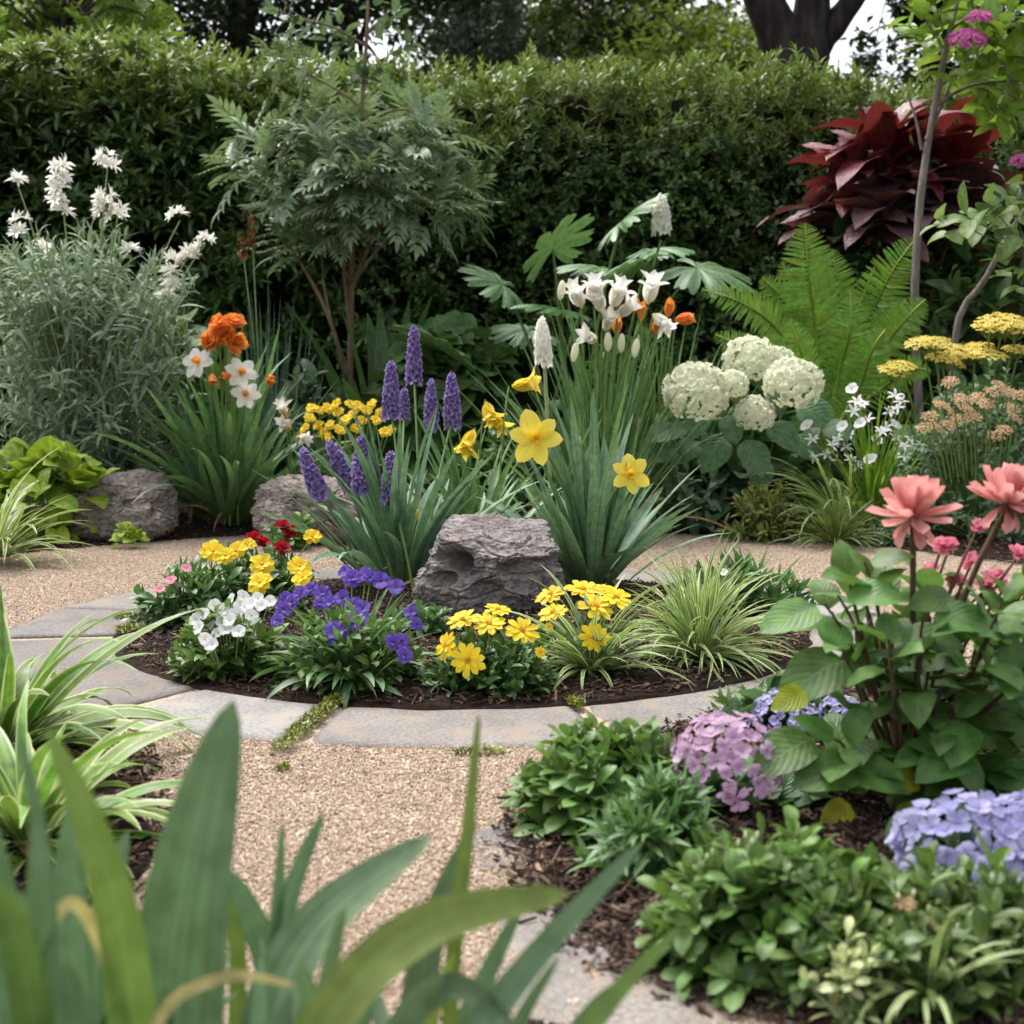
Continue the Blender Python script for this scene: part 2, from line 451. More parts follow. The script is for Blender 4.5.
SOIL, GRAVEL = soilmat(), gravelmat()
PEBBLE = tintmat('pebbles', [(.20, .135, .095), (.36, .265, .19), (.45, .345, .255), (.48, .375, .285), (.50, .40, .31), (.58, .50, .41)], .85)
CHIPS = tintmat('bark chips', [(.012, .007, .005), (.03, .017, .012), (.05, .028, .019), (.07, .041, .028), (.10, .062, .043), (.28, .2, .13)], .9)
SLAB = rockmat('flagstone', [(.185, .168, .152), (.25, .228, .208), (.305, .28, .255)], 5, .4, (.25, .205, .165), 120)
SLAB_PALE = rockmat('pale flagstone', [(.23, .22, .21), (.29, .278, .262), (.335, .32, .30)], 5, .35, (.30, .265, .22), 120)
SLAB_DARK = rockmat('grey flagstone', [(.15, .138, .13), (.205, .188, .178), (.25, .23, .218)], 5, .4, (.19, .155, .125), 120)
ROCK = rockmat('weathered limestone', [(.16, .135, .125), (.29, .255, .245), (.43, .395, .38)], 8, .9, (.21, .165, .135), 60)
ROCK_BROWN = rockmat('brown grey limestone', [(.19, .155, .13), (.32, .275, .245), (.45, .405, .375)], 8, .9, (.15, .115, .09), 60)
STEM_GREEN = leafmat('green stem', (.10, .17, .06), (.13, .21, .07), trans=0, mott=.15)
STEM_PALE = leafmat('pale stem', (.2, .27, .14), (.25, .32, .17), trans=0, mott=.15)
STEM_BROWN = barkmat('reddish stem', (.085, .05, .03), (.17, .105, .06), 60, .3)
BARK_TAN = barkmat('tan bark', (.17, .115, .075), (.30, .21, .14), 40, .4)
BARK_GREY = barkmat('grey bark', (.16, .135, .115), (.3, .26, .225), 40, .4)
BARK_DARK = barkmat('dark tree bark', (.010, .008, .007), (.055, .045, .038), 9, 1.0)
BARK_FAR = barkmat('brown tree bark', (.05, .04, .032), (.12, .095, .075), 9, .8)

# ------------------------------------------------------------------ the ground, path, beds
RC = np.array([-.116, 3.55, 0]); R_IN, R_OUT, R_PATH = .862, 1.152, 2.14
mb = MB()
r_ = np.concatenate([np.linspace(0, 12, 61), np.geomspace(14, 260, 20)])
a_ = np.linspace(0, 2 * math.pi, 97)
rr, aa = np.meshgrid(r_, a_, indexing='ij')
X, Y = RC[0] + rr * np.cos(aa), RC[1] + rr * np.sin(aa)
Z = np.where(rr > R_PATH, np.clip((rr - R_PATH) * .12, 0, .035), 0) - .004
jj = (np.sin(X * 9.1 + Y * 3.3) * np.cos(Y * 7.7 - X * 2.1)) * .008 * (rr > R_PATH + .05) * (rr < 9)
mb.add(np.stack([X, Y, Z + jj], -1), gridF(len(r_) - 1, 96), np.stack([X, Y], -1))
structure('ground', mb, SOIL)

def wob(a, s): return .035 * math.sin(3 * a + s) + .022 * math.sin(7 * a + 2 * s) + .012 * math.sin(17 * a + s)
mb = MB()
na = 200
V = [(RC[0], RC[1], .004)]
for k in range(na):
    a = 2 * math.pi * k / na
    R = R_PATH + wob(a, 1.0) + .75 * max(0, -math.sin(a)) ** 6
    V.append((RC[0] + R * math.cos(a), RC[1] + R * math.sin(a), .004))
mb.add(V, [(0, 1 + k, 1 + (k + 1) % na) for k in range(na)])
structure('gravel_path', mb, GRAVEL)

def bed(name, outline, h, rings=10, seed=0):
    """mounded sheet of soil inside a closed outline"""
    ol = smooth_path(list(outline) + [outline[0]], len(outline) * 8 + 1)[:-1]
    c = ol.mean(0)
    n = len(ol)
    rng = np.random.default_rng(seed)
    mb = MB(); V = []
    for k in range(rings + 1):
        f = 1 if k == 0 else (.985 if k == 1 else 1 - (k - 1) / (rings - 1))
        for p in ol:
            q = c + (p - c) * f
            z = .009 + h * (1 - f ** 3) - (.03 if k == 0 else 0) + (0 if k == 0 else noise.noise(Vector((q[0] * 14, q[1] * 14, seed))) * .012)
            V.append((q[0], q[1], z))
    F = []
    for k in range(rings):
        for i in range(n):
            a, b = k * n + i, k * n + (i + 1) % n
            F.append((a, b, b + n, a + n))
    mb.add(V, F)
    structure(name, mb, SOIL)
    return ol
circ = [(RC[0] + (R_IN + .03) * math.cos(a), RC[1] + (R_IN + .03) * math.sin(a)) for a in np.linspace(0, 2 * math.pi, 17)[:-1]]
bed('round_bed_soil', np.array(circ), .03, seed=1)
RB = np.array([G(530, 800)[:2], G(528, 880)[:2], G(600, 945)[:2], G(690, 985)[:2], G(830, 1040)[:2], (.6, 1.1), (1.6, 1.0), (2.3, 1.9), (2.0, 3.0), (1.3, 3.12), G(840, 690)[:2], G(690, 730)[:2]])
rb_ol = bed('right_bed_soil', RB, .045, seed=2)
LB = np.array([G(150, 815)[:2], G(140, 758)[:2], G(50, 725)[:2], (-1.6, 2.75), (-2.4, 2.4), (-1.9, 1.4), (-.9, 1.3), G(120, 900)[:2]])
lb_ol = bed('left_bed_soil', LB, .04, seed=3)
def inside(ol, x, y):
    r = np.zeros(len(x), bool)
    n = len(ol)
    for i in range(n):
        (x0, y0), (x1, y1) = ol[i], ol[(i + 1) % n]
        c = ((y0 > y) != (y1 > y)) & (x < (x1 - x0) * (y - y0) / (y1 - y0 + 1e-12) + x0)
        r ^= c
    return r

# loose gravel grains on the path
rng = np.random.default_rng(5)
N_ = 800000
gx = rng.uniform(-2.1, 2.0, N_); gy = 1.28 + (5.75 - 1.28) * rng.random(N_) ** 1.7
dc = np.hypot(gx - RC[0], gy - RC[1])
ok = ((dc < R_PATH + .03) | (gy < 2.4)) & (dc > R_OUT - .01) & (np.abs(gx) < .40 * gy + .15) & ~inside(rb_ol, gx, gy) & ~inside(lb_ol, gx, gy)
gx, gy = gx[ok], gy[ok]
gx, gy = gx[:310000], gy[:310000]
K = len(gx)
oct_v = np.array([[1, 0, 0], [-.9, .1, 0], [0, 1, .1], [.1, -1, 0], [.1, .1, .9], [0, 0, -.8]])
oct_f = np.array([[0, 2, 4], [2, 1, 4], [1, 3, 4], [3, 0, 4], [2, 0, 5], [1, 2, 5], [3, 1, 5], [0, 3, 5]])
M = np.stack([rotz(a) @ rotx(b) for a, b in zip(rng.uniform(0, 6.28, 400), rng.normal(0, .5, 400))])
M = M[rng.integers(0, 400, K)] * rng.uniform(.6, 1.25, (K, 1, 3))
mb = MB()
sz = rng.uniform(.0013, .0029, K) * (1 + .6 * (rng.random(K) > .985)) * (1 + .5 * (rng.random(K) > .97))
mb.inst((oct_v, np.zeros((6, 2)), oct_f), M, np.stack([gx, gy, .005 + sz * .3], 1), sz, rng.random(K))
stuff('loose_gravel', mb, PEBBLE, False)

# bark chips and straw lying on the beds
rng = np.random.default_rng(6)
def bed_z(ol, h, x, y):
    c = ol.mean(0); oa = np.arctan2(ol[:, 1] - c[1], ol[:, 0] - c[0]); orr = np.hypot(ol[:, 0] - c[0], ol[:, 1] - c[1]); k = np.argsort(oa)
    f = np.hypot(x - c[0], y - c[1]) / np.interp(np.arctan2(y - c[1], x - c[0]), oa[k], orr[k], period=2 * math.pi)
    return .011 + h * (1 - np.clip(f, 0, 1) ** 3)
xs, ys, zs = [], [], []
a = rng.uniform(0, 6.28, 17000); r = R_IN * np.sqrt(rng.uniform(0, 1.0, 17000)); xs.append(RC[0] + r * np.cos(a)); ys.append(RC[1] + r * np.sin(a)); zs.append(.012 + .03 * (1 - (r / R_IN) ** 3))
x = rng.uniform(0, 1.2, 24000); y = rng.uniform(1.25, 3.1, 24000); m_ = inside(rb_ol, x, y); xs.append(x[m_]); ys.append(y[m_]); zs.append(bed_z(rb_ol, .045, x[m_], y[m_]))
x = rng.uniform(-1.3, -.5, 6000); y = rng.uniform(1.5, 2.8, 6000); m_ = inside(lb_ol, x, y); xs.append(x[m_]); ys.append(y[m_]); zs.append(bed_z(lb_ol, .04, x[m_], y[m_]))
k = rng.integers(0, len(rb_ol), 2600); x = rb_ol[k, 0] + rng.normal(0, .022, 2600); y = rb_ol[k, 1] + rng.normal(0, .022, 2600); xs.append(x); ys.append(y); zs.append(np.where(inside(rb_ol, x, y), bed_z(rb_ol, .045, x, y), .007))
k = rng.integers(0, len(lb_ol), 900); x = lb_ol[k, 0] + rng.normal(0, .02, 900); y = lb_ol[k, 1] + rng.normal(0, .02, 900); xs.append(x); ys.append(y); zs.append(np.where(inside(lb_ol, x, y), bed_z(lb_ol, .04, x, y), .007))
a = rng.uniform(.2, 2.95, 9000); r = R_PATH + .02 + rng.random(9000) ** 1.5 * .9; xs.append(RC[0] + r * np.cos(a)); ys.append(RC[1] + r * np.sin(a)); zs.append(np.clip((r - R_PATH) * .12, 0, .035) + .006)
x, y, z = np.concatenate(xs), np.concatenate(ys), np.concatenate(zs)
K = len(x)
box_v = np.array([[sx * .5, sy * .5, sz_ * .5] for sx in (-1, 1) for sy in (-1, 1) for sz_ in (-1, 1)], float)
box_f = np.array([[0, 1, 3, 2], [4, 6, 7, 5], [0, 4, 5, 1], [2, 3, 7, 6], [0, 2, 6, 4], [1, 5, 7, 3]])
M = np.stack([rotz(q) @ rotx(b) @ roty(c) for q, b, c in zip(rng.uniform(0, 6.28, 500), rng.normal(0, .35, 500), rng.normal(0, .35, 500))])[rng.integers(0, 500, K)]
ln = rng.gamma(2.2, .0062, K).clip(.004, .06)
dims = np.stack([rng.gamma(3, .0011, K).clip(.0012, .009), ln, rng.uniform(.001, .003, K)], 1)
M = M * dims[:, None, :]
mb = MB(); T = rng.random(K) ** 1.3 * .93; T[rng.random(K) > .985] = 1.0
mb.inst((box_v, np.zeros((8, 2)), box_f), M, np.stack([x, y, z + .004], 1), np.ones(K), T)
stuff('bark_mulch', mb, CHIPS, False)

# ------------------------------------------------------------------ paving slabs of the ring
def slab(label, a0, a1, mat, seed, r0=R_IN, r1=R_OUT, skew0=0., skew1=0., c=RC, group='paving slabs edging the round bed', top=.0095, n_a=26, n_r=9):
    mb = MB(); V = []; rng = random.Random(seed)
    am = (a0 + a1) / 2; org = np.array([c[0] + (r0 + r1) / 2 * math.cos(am), c[1] + (r0 + r1) / 2 * math.sin(am), 0])
    dz = rng.uniform(-.003, .003)
    for i in range(n_a + 1):
        for j in range(n_r + 1):
            fi, fj = i / n_a, j / n_r
            r = r0 + (r1 - r0) * fj
            a = a0 + skew0 * (fj - .5) + (a1 + skew1 * (fj - .5) - a0 - skew0 * (fj - .5)) * fi
            wv = .011 * noise.noise(Vector((a * 9, seed, fj * 2)))
            rj = r + (wv * (1 if fj > .5 else -.6) if j in (0, n_r) else 0)
            e = min(fi * n_a, (1 - fi) * n_a, fj * n_r, (1 - fj) * n_r)
            z = top + dz + .0022 * noise.noise(Vector((r * 9 * math.cos(a), r * 9 * math.sin(a), seed))) - (.004 if e < .5 else 0)
            V.append((c[0] + rj * math.cos(a) - org[0], c[1] + rj * math.sin(a) - org[1], z))
    n = len(V); F = [tuple(q) for q in gridF(n_a, n_r)]
    border = [i * (n_r + 1) for i in range(n_a + 1)] + [n_a * (n_r + 1) + j for j in range(1, n_r + 1)] + [i * (n_r + 1) + n_r for i in range(n_a - 1, -1, -1)] + [j for j in range(n_r - 1, 0, -1)]
    for q in border: V.append((V[q][0], V[q][1], -.03))
    for k in range(len(border)):
        k2 = (k + 1) % len(border)
        F.append((border[k], border[k2], n + k2, n + k))
    mb.add(V, F)
    o = link('paving_slab', mesh_from('paving_slab', [(mb, mat)]), None, org)
    return tag(o, label, 'paving slab', group)
def ang(px, py):
    g = G(px, py) - RC; return math.atan2(g[1], g[0]) % (2 * math.pi)
j1 = ang(172, 700); j2 = ang(308, 729); j3 = ang(597, 727); j0 = ang(108, 639)
gp = .012
j0 = j0 % (2 * math.pi)
slab('dark grey curved slab of the ring, nearest the variegated strap plant', j0 + gp, j1 - gp, SLAB_DARK, 11, skew0=.0, skew1=.02)
slab('palest grey curved slab left of the mossy joint in front of the white flowers', j1 + gp, j2 - .024, SLAB_PALE, 12, skew0=.02, skew1=.03)
slab('long grey slab right of the mossy joint, in front of the yellow daisies', j2 + .024, j3 - .012, SLAB, 13, skew0=.03, skew1=-.03)
slab('warm grey slab below the striped grass, beside the low leafy shrubs', j3 + .012, j3 + .72, SLAB, 14, skew0=-.03)
slab('grey slab of the ring seen through the leaves of the coral flower plant', j3 + .74, j3 + 1.42, SLAB, 15)
slab('far right slab of the ring behind the striped grass and its dark green neighbour', j3 + 1.44, j3 + 2.1, SLAB_PALE, 16)
slab('back slab of the ring hidden behind the yellow daffodil leaves', j3 + 2.12, j3 + 2.75, SLAB, 17)
slab('back slab of the ring hidden behind the purple spike leaves', j3 + 2.77, j3 + 3.4, SLAB_DARK, 18)
e0 = j3 + 3.42; j0 = j0 if j0 > e0 else j0 + 2 * math.pi; em = (e0 + j0) / 2 + .2
slab('slab at the back left of the ring behind the red and yellow flowers', e0, em - .005, SLAB, 19)
slab('grey slab on the far left of the ring beside the pink budded bush', em + .005, j0 - gp, SLAB_DARK, 20)
def flag(label, pxs, mat, seed, top):
    ol = smooth_path([G(*q)[:2] for q in pxs + pxs[:1]], len(pxs) * 10 + 1)[:-1]
    c = ol.mean(0); mb = MB(); V = []; n = len(ol)
    for k, (f, z) in enumerate(((1.0, -.03), (1.0, top - .006), (.975, top), (.7, top + .001), (.4, top), (.1, top + .001))):
        for p in ol:
            q = (p - c) * f * (1 + .02 * noise.noise(Vector((p[0] * 22, p[1] * 22, seed)))); V.append((q[0], q[1], z + (.0025 * noise.noise(Vector((q[0] * 12, q[1] * 12, seed))) if k else 0)))
    F = [(k * n + i, k * n + (i + 1) % n, (k + 1) * n + (i + 1) % n, (k + 1) * n + i) for k in range(5) for i in range(n)]
    mb.add(V, F + [(5 * n + i, 5 * n + (i + 1) % n, len(V)) for i in range(n)] if False else F)
    return tag(link('paving_slab', mesh_from('paving_slab', [(mb, mat)]), None, (c[0], c[1], 0)), label, 'paving slab', 'slabs sunk in the gravel walk')
flag('worn slab with gravel strewn over it, in the walk beside the lower right bed', [(495, 900), (545, 885), (610, 940), (690, 990), (740, 1030), (640, 1070), (540, 1075), (505, 990)], SLAB, 31, .007)
flag('small worn slab showing through the gravel left of the low leafy mound', [(462, 838), (520, 826), (530, 862), (478, 872)], SLAB_DARK, 32, .006)

# moss in the joints and along the bed edge
MOSS = leafmat('moss', (.10, .13, .02), (.17, .2, .035), trans=.1, mott=.5)
rng = np.random.default_rng(9); mb = MB()
tl = leaf_tpl(.45, .6, .8, 2, 1, .3, .6)
def moss(cx, cy, z, rx, ry, rot, n):
    a = rng.uniform(0, 6.28, n); r = np.sqrt(rng.random(n)); q = np.stack([r * np.cos(a) * rx, r * np.sin(a) * ry], 1) @ np.array([[math.cos(rot), math.sin(rot)], [-math.sin(rot), math.cos(rot)]])
    pos = np.stack([cx + q[:, 0], cy + q[:, 1], z + .008 * (1 - r ** 2) + rng.uniform(-.004, .004, n)], 1)
    d = nrm(np.stack([rng.normal(0, 1, n), rng.normal(0, 1, n), rng.uniform(.2, 1.4, n)], 1))
    mb.inst(tl, frames(d, np.tile([0.1, 0, 1.], (n, 1)) + rng.normal(0, .3, (n, 3))), pos, rng.uniform(.006, .012, n), rng.random(n))
def onring(a, r): return RC[0] + r * math.cos(a), RC[1] + r * math.sin(a)
for f, n in ((.03, 300), (.1, 420), (.17, 420), (.25, 330), (.34, 200)):
    x, y = onring(j2 + (f / .29 - .5) * .03, R_IN + f - .01); moss(x, y, .013, .045, .017, j2, n)
x, y = onring(j3, R_IN + .03); moss(x, y, .013, .04, .013, j3, 350)
x, y = onring(j3 - .02, R_IN + .24); moss(x, y, .01, .05, .008, j3, 120)
x, y = onring(j0 - .14, R_IN - .03); moss(x, y, .03, .07, .035, j0, 900)
x, y = onring(j0 + .06, R_IN - .03); moss(x, y, .03, .04, .035, j0, 500)
g = G(480, 757); moss(g[0], g[1], .006, .05, .012, 0, 200)
g = G(283, 773); moss(g[0], g[1], .006, .012, .012, 0, 90)
stuff('moss', mb, MOSS)

# ------------------------------------------------------------------ rocks
def rock(label, px, d, dims, seed, mat, planes, holes=(), sub=7, rough=.05, rz=0.0, box=.55, sink=.02):
    bm = bmesh.new(); bmesh.ops.create_icosphere(bm, subdivisions=sub, radius=1.0)
    V = np.array([v.co[:] for v in bm.verts]); F = np.array([[v.index for v in f.verts] for f in bm.faces]); bm.free()
    e = 2 / (1 - box * .6)
    k = (np.abs(V) ** e).sum(1) ** (-1 / e); V = V * k[:, None]
    for nx, ny, nz, dd in planes:
        n = np.array([nx, ny, nz]); n = n / np.linalg.norm(n)
        s = V @ n - dd
        V = V - np.where(s > 0, s * .93, 0)[:, None] * n
    nr = nrm(V)
    disp = np.zeros(len(V))
    for i, p in enumerate(V):
        q = Vector(p) * 1.6 + Vector((seed * 3.1, 0, 0))
        h = noise.hetero_terrain(q, .9, 2.1, 6, .7) * .045
        dv, _ = noise.voronoi(Vector((p[0] * 2.1 + seed, p[1] * 2.1, p[2] * 2.9)) + noise.noise_vector(q * 1.5) * .35)
        h += .16 * (dv[0] - .35) - .07 * max(0, 1 - (dv[1] - dv[0]) / .10)
        dv, _ = noise.voronoi(Vector((p[0] * 5.5, p[1] * 5.5 + seed, p[2] * 7)) + noise.noise_vector(q * 3) * .3)
        h += rough * .8 * (dv[0] - .4) - rough * .5 * max(0, 1 - (dv[1] - dv[0]) / .12)
        h += rough * .45 * noise.noise(q * 5) + rough * .35 * noise.noise(q * 14)
        disp[i] = h - .06
    V = V + nr * disp[:, None]
    for hx, hy, hz, rad, dep in holes:
        c = np.array([hx, hy, hz]); dist = np.linalg.norm((nr - c / np.linalg.norm(c)), axis=1)
        V = V - nrm(c[None]) * (dep * np.exp(-(dist / rad) ** 4))[:, None]
    V = V * (np.array(dims) / 2)
    V = V @ rotz(rz).T
    V[:, 2] += dims[2] / 2 - sink
    mb = MB(); mb.add(V, F)
    o = link('rock', mesh_from('rock', [(mb, mat)]), None, B(px, d, .02))
    return tag(o, label, 'rock')
rock('largest grey pitted rock in the middle of the round bed with a flat sloping top', 492, 3.66, (.405, .31, .285), 3, ROCK,
     [(.22, -.42, 1, .60), (-.6, -1, .05, .78), (.5, -1, -.15, .76), (1, .1, .1, .84), (-1, .1, .35, .80), (.7, -.3, .9, .92)],
     [(-.55, -.8, .26, .20, .42), (-.9, -.5, .36, .15, .3), (-.72, -.7, -.12, .15, .22), (.15, -.95, .12, .12, .15), (.45, -.85, .1, .2, .12), (.85, -.5, .2, .16, .15), (-.1, -.95, -.3, .2, .1)], rough=.06, rz=.06)
rock('brownish grey rock under the lime green leaves beside the left end of the path', 118, 5.4, (.45, .32, .27), 7, ROCK_BROWN,
     [(.2, -.6, 1, .62), (-.8, -.5, .8, .72), (1, -.3, .5, .82), (0, -1, .2, .8)], [(.5, -.8, .15, .16, .2), (.1, -.8, .5, .16, .14), (.75, -.6, -.1, .12, .15)], rough=.085, rz=-.1)
rock('grey rock half hidden behind the purple flower spikes', 322, 5.3, (.52, .3, .27), 12, ROCK_BROWN,
     [(.15, -.3, 1, .6), (-1, -.5, .5, .74), (.9, -.2, .6, .8), (0, -1, .3, .8)], [(.3, -.9, .2, .18, .15)], rough=.075, rz=.05)

# ------------------------------------------------------------------ hedge
LANCE = [leaf_tpl(.26, .6, 1.0, 4, 1, .25, c, stalk=.04) for c in (.3, .7, 1.1)]
OVATE = [leaf_tpl(.46, .6, .85, 5, 1, .25, c, stalk=.08) for c in (.3, .8, 1.2)]
OBOV = [leaf_tpl(.44, 1.0, .55, 5, 1, .2, c, stalk=.05) for c in (.2, .7, 1.1)]
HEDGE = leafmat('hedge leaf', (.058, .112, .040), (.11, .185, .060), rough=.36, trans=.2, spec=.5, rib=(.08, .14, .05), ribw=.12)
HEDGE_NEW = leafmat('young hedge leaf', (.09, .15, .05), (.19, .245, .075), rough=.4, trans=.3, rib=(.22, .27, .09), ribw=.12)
CORE = leafmat('painted hedge shade', (.012, .018, .008), (.02, .028, .012), trans=0, rough=.9, spec=.1)  # near-black green that paints in the shade deep inside the hedge
def hedge_top(x):
    px = 512 + x / 8.0 * FPX
    py = np.interp(px, [-400, 0, 60, 200, 330, 420, 550, 700, 780, 880, 1000, 1400], [46, 44, 42, 56, 70, 74, 72, 66, 74, 84, 92, 100])
    return .67 + (367 - py) / FPX * 8.0 + .03 * np.sin(x * 5.1) + .02 * np.sin(x * 13.7)
ht = thing('hedge', 'tall clipped evergreen hedge running the whole width at the back of the garden', 'hedge', (0, 8.45, 0))
rng = np.random.default_rng(21)
O = np.array([0, 8.45, 0])
def hedge_front(x, z): return -.42 + .07 * np.sin(x * 2.3 + z * 1.7) + .05 * np.sin(x * 6.1 - z * 4.3)
n = 8200
x = rng.uniform(-4.9, 5.2, n); z = rng.uniform(.25, 1, n) ** .8 * hedge_top(x) - .06
tips = np.stack([x, hedge_front(x, z) + rng.uniform(-.10, .34, n), z], 1)
# gaps: drop shoots in patches
keep = np.array([noise.noise(Vector((a * 2.6, b * 2.6, 3))) + .35 * noise.noise(Vector((a * 7, b * 7, 8))) > -.42 for a, b in zip(tips[:, 0], tips[:, 2])]) | (tips[:, 1] > -.1)
tips = tips[keep]; n = len(tips)
ax = np.stack([rng.normal(0, .35, n), rng.uniform(-1.0, -.5, n), rng.uniform(.25, 1.1, n)], 1)
lf = MB(); ny = MB(); big = tips[:, 0] < -1.3 + rng.normal(0, .35, n)
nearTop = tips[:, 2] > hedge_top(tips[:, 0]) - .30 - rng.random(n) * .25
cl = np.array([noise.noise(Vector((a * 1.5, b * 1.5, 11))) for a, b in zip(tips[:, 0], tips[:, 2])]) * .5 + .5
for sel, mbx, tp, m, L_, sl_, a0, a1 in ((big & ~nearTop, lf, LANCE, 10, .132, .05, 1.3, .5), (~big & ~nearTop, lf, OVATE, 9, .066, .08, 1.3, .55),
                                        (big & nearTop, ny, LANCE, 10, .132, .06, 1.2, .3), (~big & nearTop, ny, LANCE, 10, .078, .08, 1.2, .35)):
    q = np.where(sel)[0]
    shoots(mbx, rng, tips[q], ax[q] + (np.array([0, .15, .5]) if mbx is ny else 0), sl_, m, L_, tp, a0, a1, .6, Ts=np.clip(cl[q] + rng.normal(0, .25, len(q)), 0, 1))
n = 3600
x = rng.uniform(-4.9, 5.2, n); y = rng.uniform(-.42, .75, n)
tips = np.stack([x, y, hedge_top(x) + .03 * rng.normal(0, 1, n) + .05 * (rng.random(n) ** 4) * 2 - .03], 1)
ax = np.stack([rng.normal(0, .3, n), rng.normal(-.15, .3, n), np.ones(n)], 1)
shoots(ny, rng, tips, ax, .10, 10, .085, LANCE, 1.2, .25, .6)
cb = MB(); nx_, nz_ = 60, 14  # dark sheet added behind the leaves: blocks light, stands in for inner shade
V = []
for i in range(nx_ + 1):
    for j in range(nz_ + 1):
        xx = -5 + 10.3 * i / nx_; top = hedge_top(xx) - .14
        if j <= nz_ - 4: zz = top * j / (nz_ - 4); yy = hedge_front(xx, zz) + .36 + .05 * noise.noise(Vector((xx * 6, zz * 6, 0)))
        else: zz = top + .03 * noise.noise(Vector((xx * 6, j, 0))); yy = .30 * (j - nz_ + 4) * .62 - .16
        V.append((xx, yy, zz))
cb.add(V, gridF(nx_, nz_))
part('foliage', lf, ht, HEDGE); part('young_shoots', ny, ht, HEDGE_NEW); part('inner_shade_sheet', cb, ht, CORE)

# ------------------------------------------------------------------ trees beyond the hedge
LEAFLET = [leaf_tpl(.5, .6, .8, 2, 1, .2, c) for c in (.2, .8)]
def tree(label, x, y, trunk, r0, r1, blobs, n, ls, mat, bark, seed, limbs=(), tpls=LEAFLET, shell=.55):
    t = thing('tree', label, 'tree', (x, y, 0), 'trees beyond the hedge')
    rng = np.random.default_rng(seed)
    tb = MB(); path_tube(tb, trunk, r0, r1, 24, 14, .8, .04, seed)
    top = np.array(trunk[-1])
    for pts, a, b in limbs: path_tube(tb, pts, a, b, 16, 10, 1, .04, seed + 1)
    A, Cc, E = [], [], []
    pos_, ax_, cl_ = [], [], []
    tot = sum(b[3] * b[4] * b[5] for b in blobs) or 1
    for b in blobs:
        c = np.array(b[:3]); rad = np.array(b[3:6])
        st = np.array(trunk[-2]) * .5 + top * .5
        A.append(st); E.append(c); Cc.append((st + c) / 2 + np.array([0, 0, .25 * np.linalg.norm(c - st)]))
        k = max(40, int(n * (b[3] * b[4] * b[5]) / tot))
        # sub-clumps so that the crown is uneven and open
        nc = max(6, k // 55)
        d = nrm(rng.normal(0, 1, (nc, 3))); cc = c + d * rad * rng.uniform(.25, 1, (nc, 1)) ** shell
        i = rng.integers(0, nc, k)
        sp = rng.normal(0, 1, (k, 3)) * rad.mean() * .17 * np.array([1.3, 1.3, .6])
        pos_.append(cc[i] + sp); cl_.append(rng.random(nc)[i])
        for q in cc[:: max(1, nc // 5)]:
            A.append(c); E.append(q); Cc.append((c + q) / 2 + np.array([0, 0, .1]))
    A, Cc, E = map(np.array, (A, Cc, E))
    tubes(tb, A, Cc, E, r1 * .42, r1 * .06, 6, 5)
    part('trunk', tb, t, bark)
    pos = np.vstack(pos_); k = len(pos)
    d = nrm(rng.normal(0, 1, (k, 3)) * np.array([1, 1, .5]) + np.array([0, 0, -.25]))
    fm = MB(); fm.inst_many(tpls, frames(d, np.array([0, 0, 1.]) + rng.normal(0, .35, (k, 3))), pos, ls * rng.uniform(.6, 1.25, k), np.clip(.6 * np.concatenate(cl_) + .4 * rng.random(k), 0, 1), rng)
    part('crown', fm, t, mat)
    return t
TREE_MID = leafmat('mid green tree leaf', (.05, .09, .03), (.10, .15, .045), trans=.3, rough=.5)
TREE_DARK = leafmat('dark tree leaf', (.022, .044, .022), (.045, .075, .036), trans=.18, rough=.5)
TREE_BLUE = leafmat('blue green tree leaf', (.035, .06, .042), (.065, .10, .072), trans=.2, rough=.5)
TREE_LIGHT = leafmat('yellow green tree leaf', (.10, .16, .03), (.19, .25, .06), trans=.38, rough=.5)
TREE_LIME = leafmat('fresh green leaf', (.12, .21, .045), (.21, .32, .08), trans=.35, rough=.45)
def zt(py, d): return P(512, py, d)[2]
def xt(px, d): return B(px, d)[0]
# big forked tree, right of centre
d = 12.0; px_ = lambda p, q: np.array([P(p, q, d)[0] - xt(792, d), 0, P(p, q, d)[2]])
tree('big dark trunked tree forking into leaning limbs behind the right half of the hedge', xt(792, d), d,
     [(0, 0, -.1), (-.02, 0, 1.2), px_(790, 95), px_(780, 40), px_(760, -10), px_(725, -110), px_(690, -300)], .33, .09,
     [(-1.2, .4, 7.6, 1.5, 1.4, 1.1), (.6, .3, 8.0, 1.6, 1.5, 1.2), (1.9, -.2, 7.0, 1.3, 1.3, 1.0), (-.9, -.6, 6.3, 1.2, 1.0, .7), (.9, .9, 5.9, 1.1, 1.0, .6), (-1.5, 1.5, 4.7, .8, .8, .4)],
     15000, .13, TREE_MID, BARK_DARK, 1,
     [([px_(798, 120), px_(806, 60), px_(812, 10), px_(812, -60), px_(800, -220)], .22, .08),
      ([px_(808, 62), px_(830, 30), px_(856, -5), px_(890, -60), px_(930, -170)], .13, .05), ([px_(770, 5), px_(740, -30), px_(690, -60)], .08, .03)])
tree('slim brown trunked tree left of the big forked one', xt(515, 20.), 20., [(0, 0, 0), (.05, 0, 2.5), (-.05, 0, 5), (.1, 0, 9)], .21, .1,
     [(-.9, 0, 6.3, 1.6, 1.2, .9), (.9, .3, 6.9, 1.5, 1.2, .9), (0, .3, 8.6, 2, 1.6, 1.2), (-1.6, .6, 7.6, 1.3, 1.2, 1.0)], 15000, .17, TREE_MID, BARK_FAR, 2)
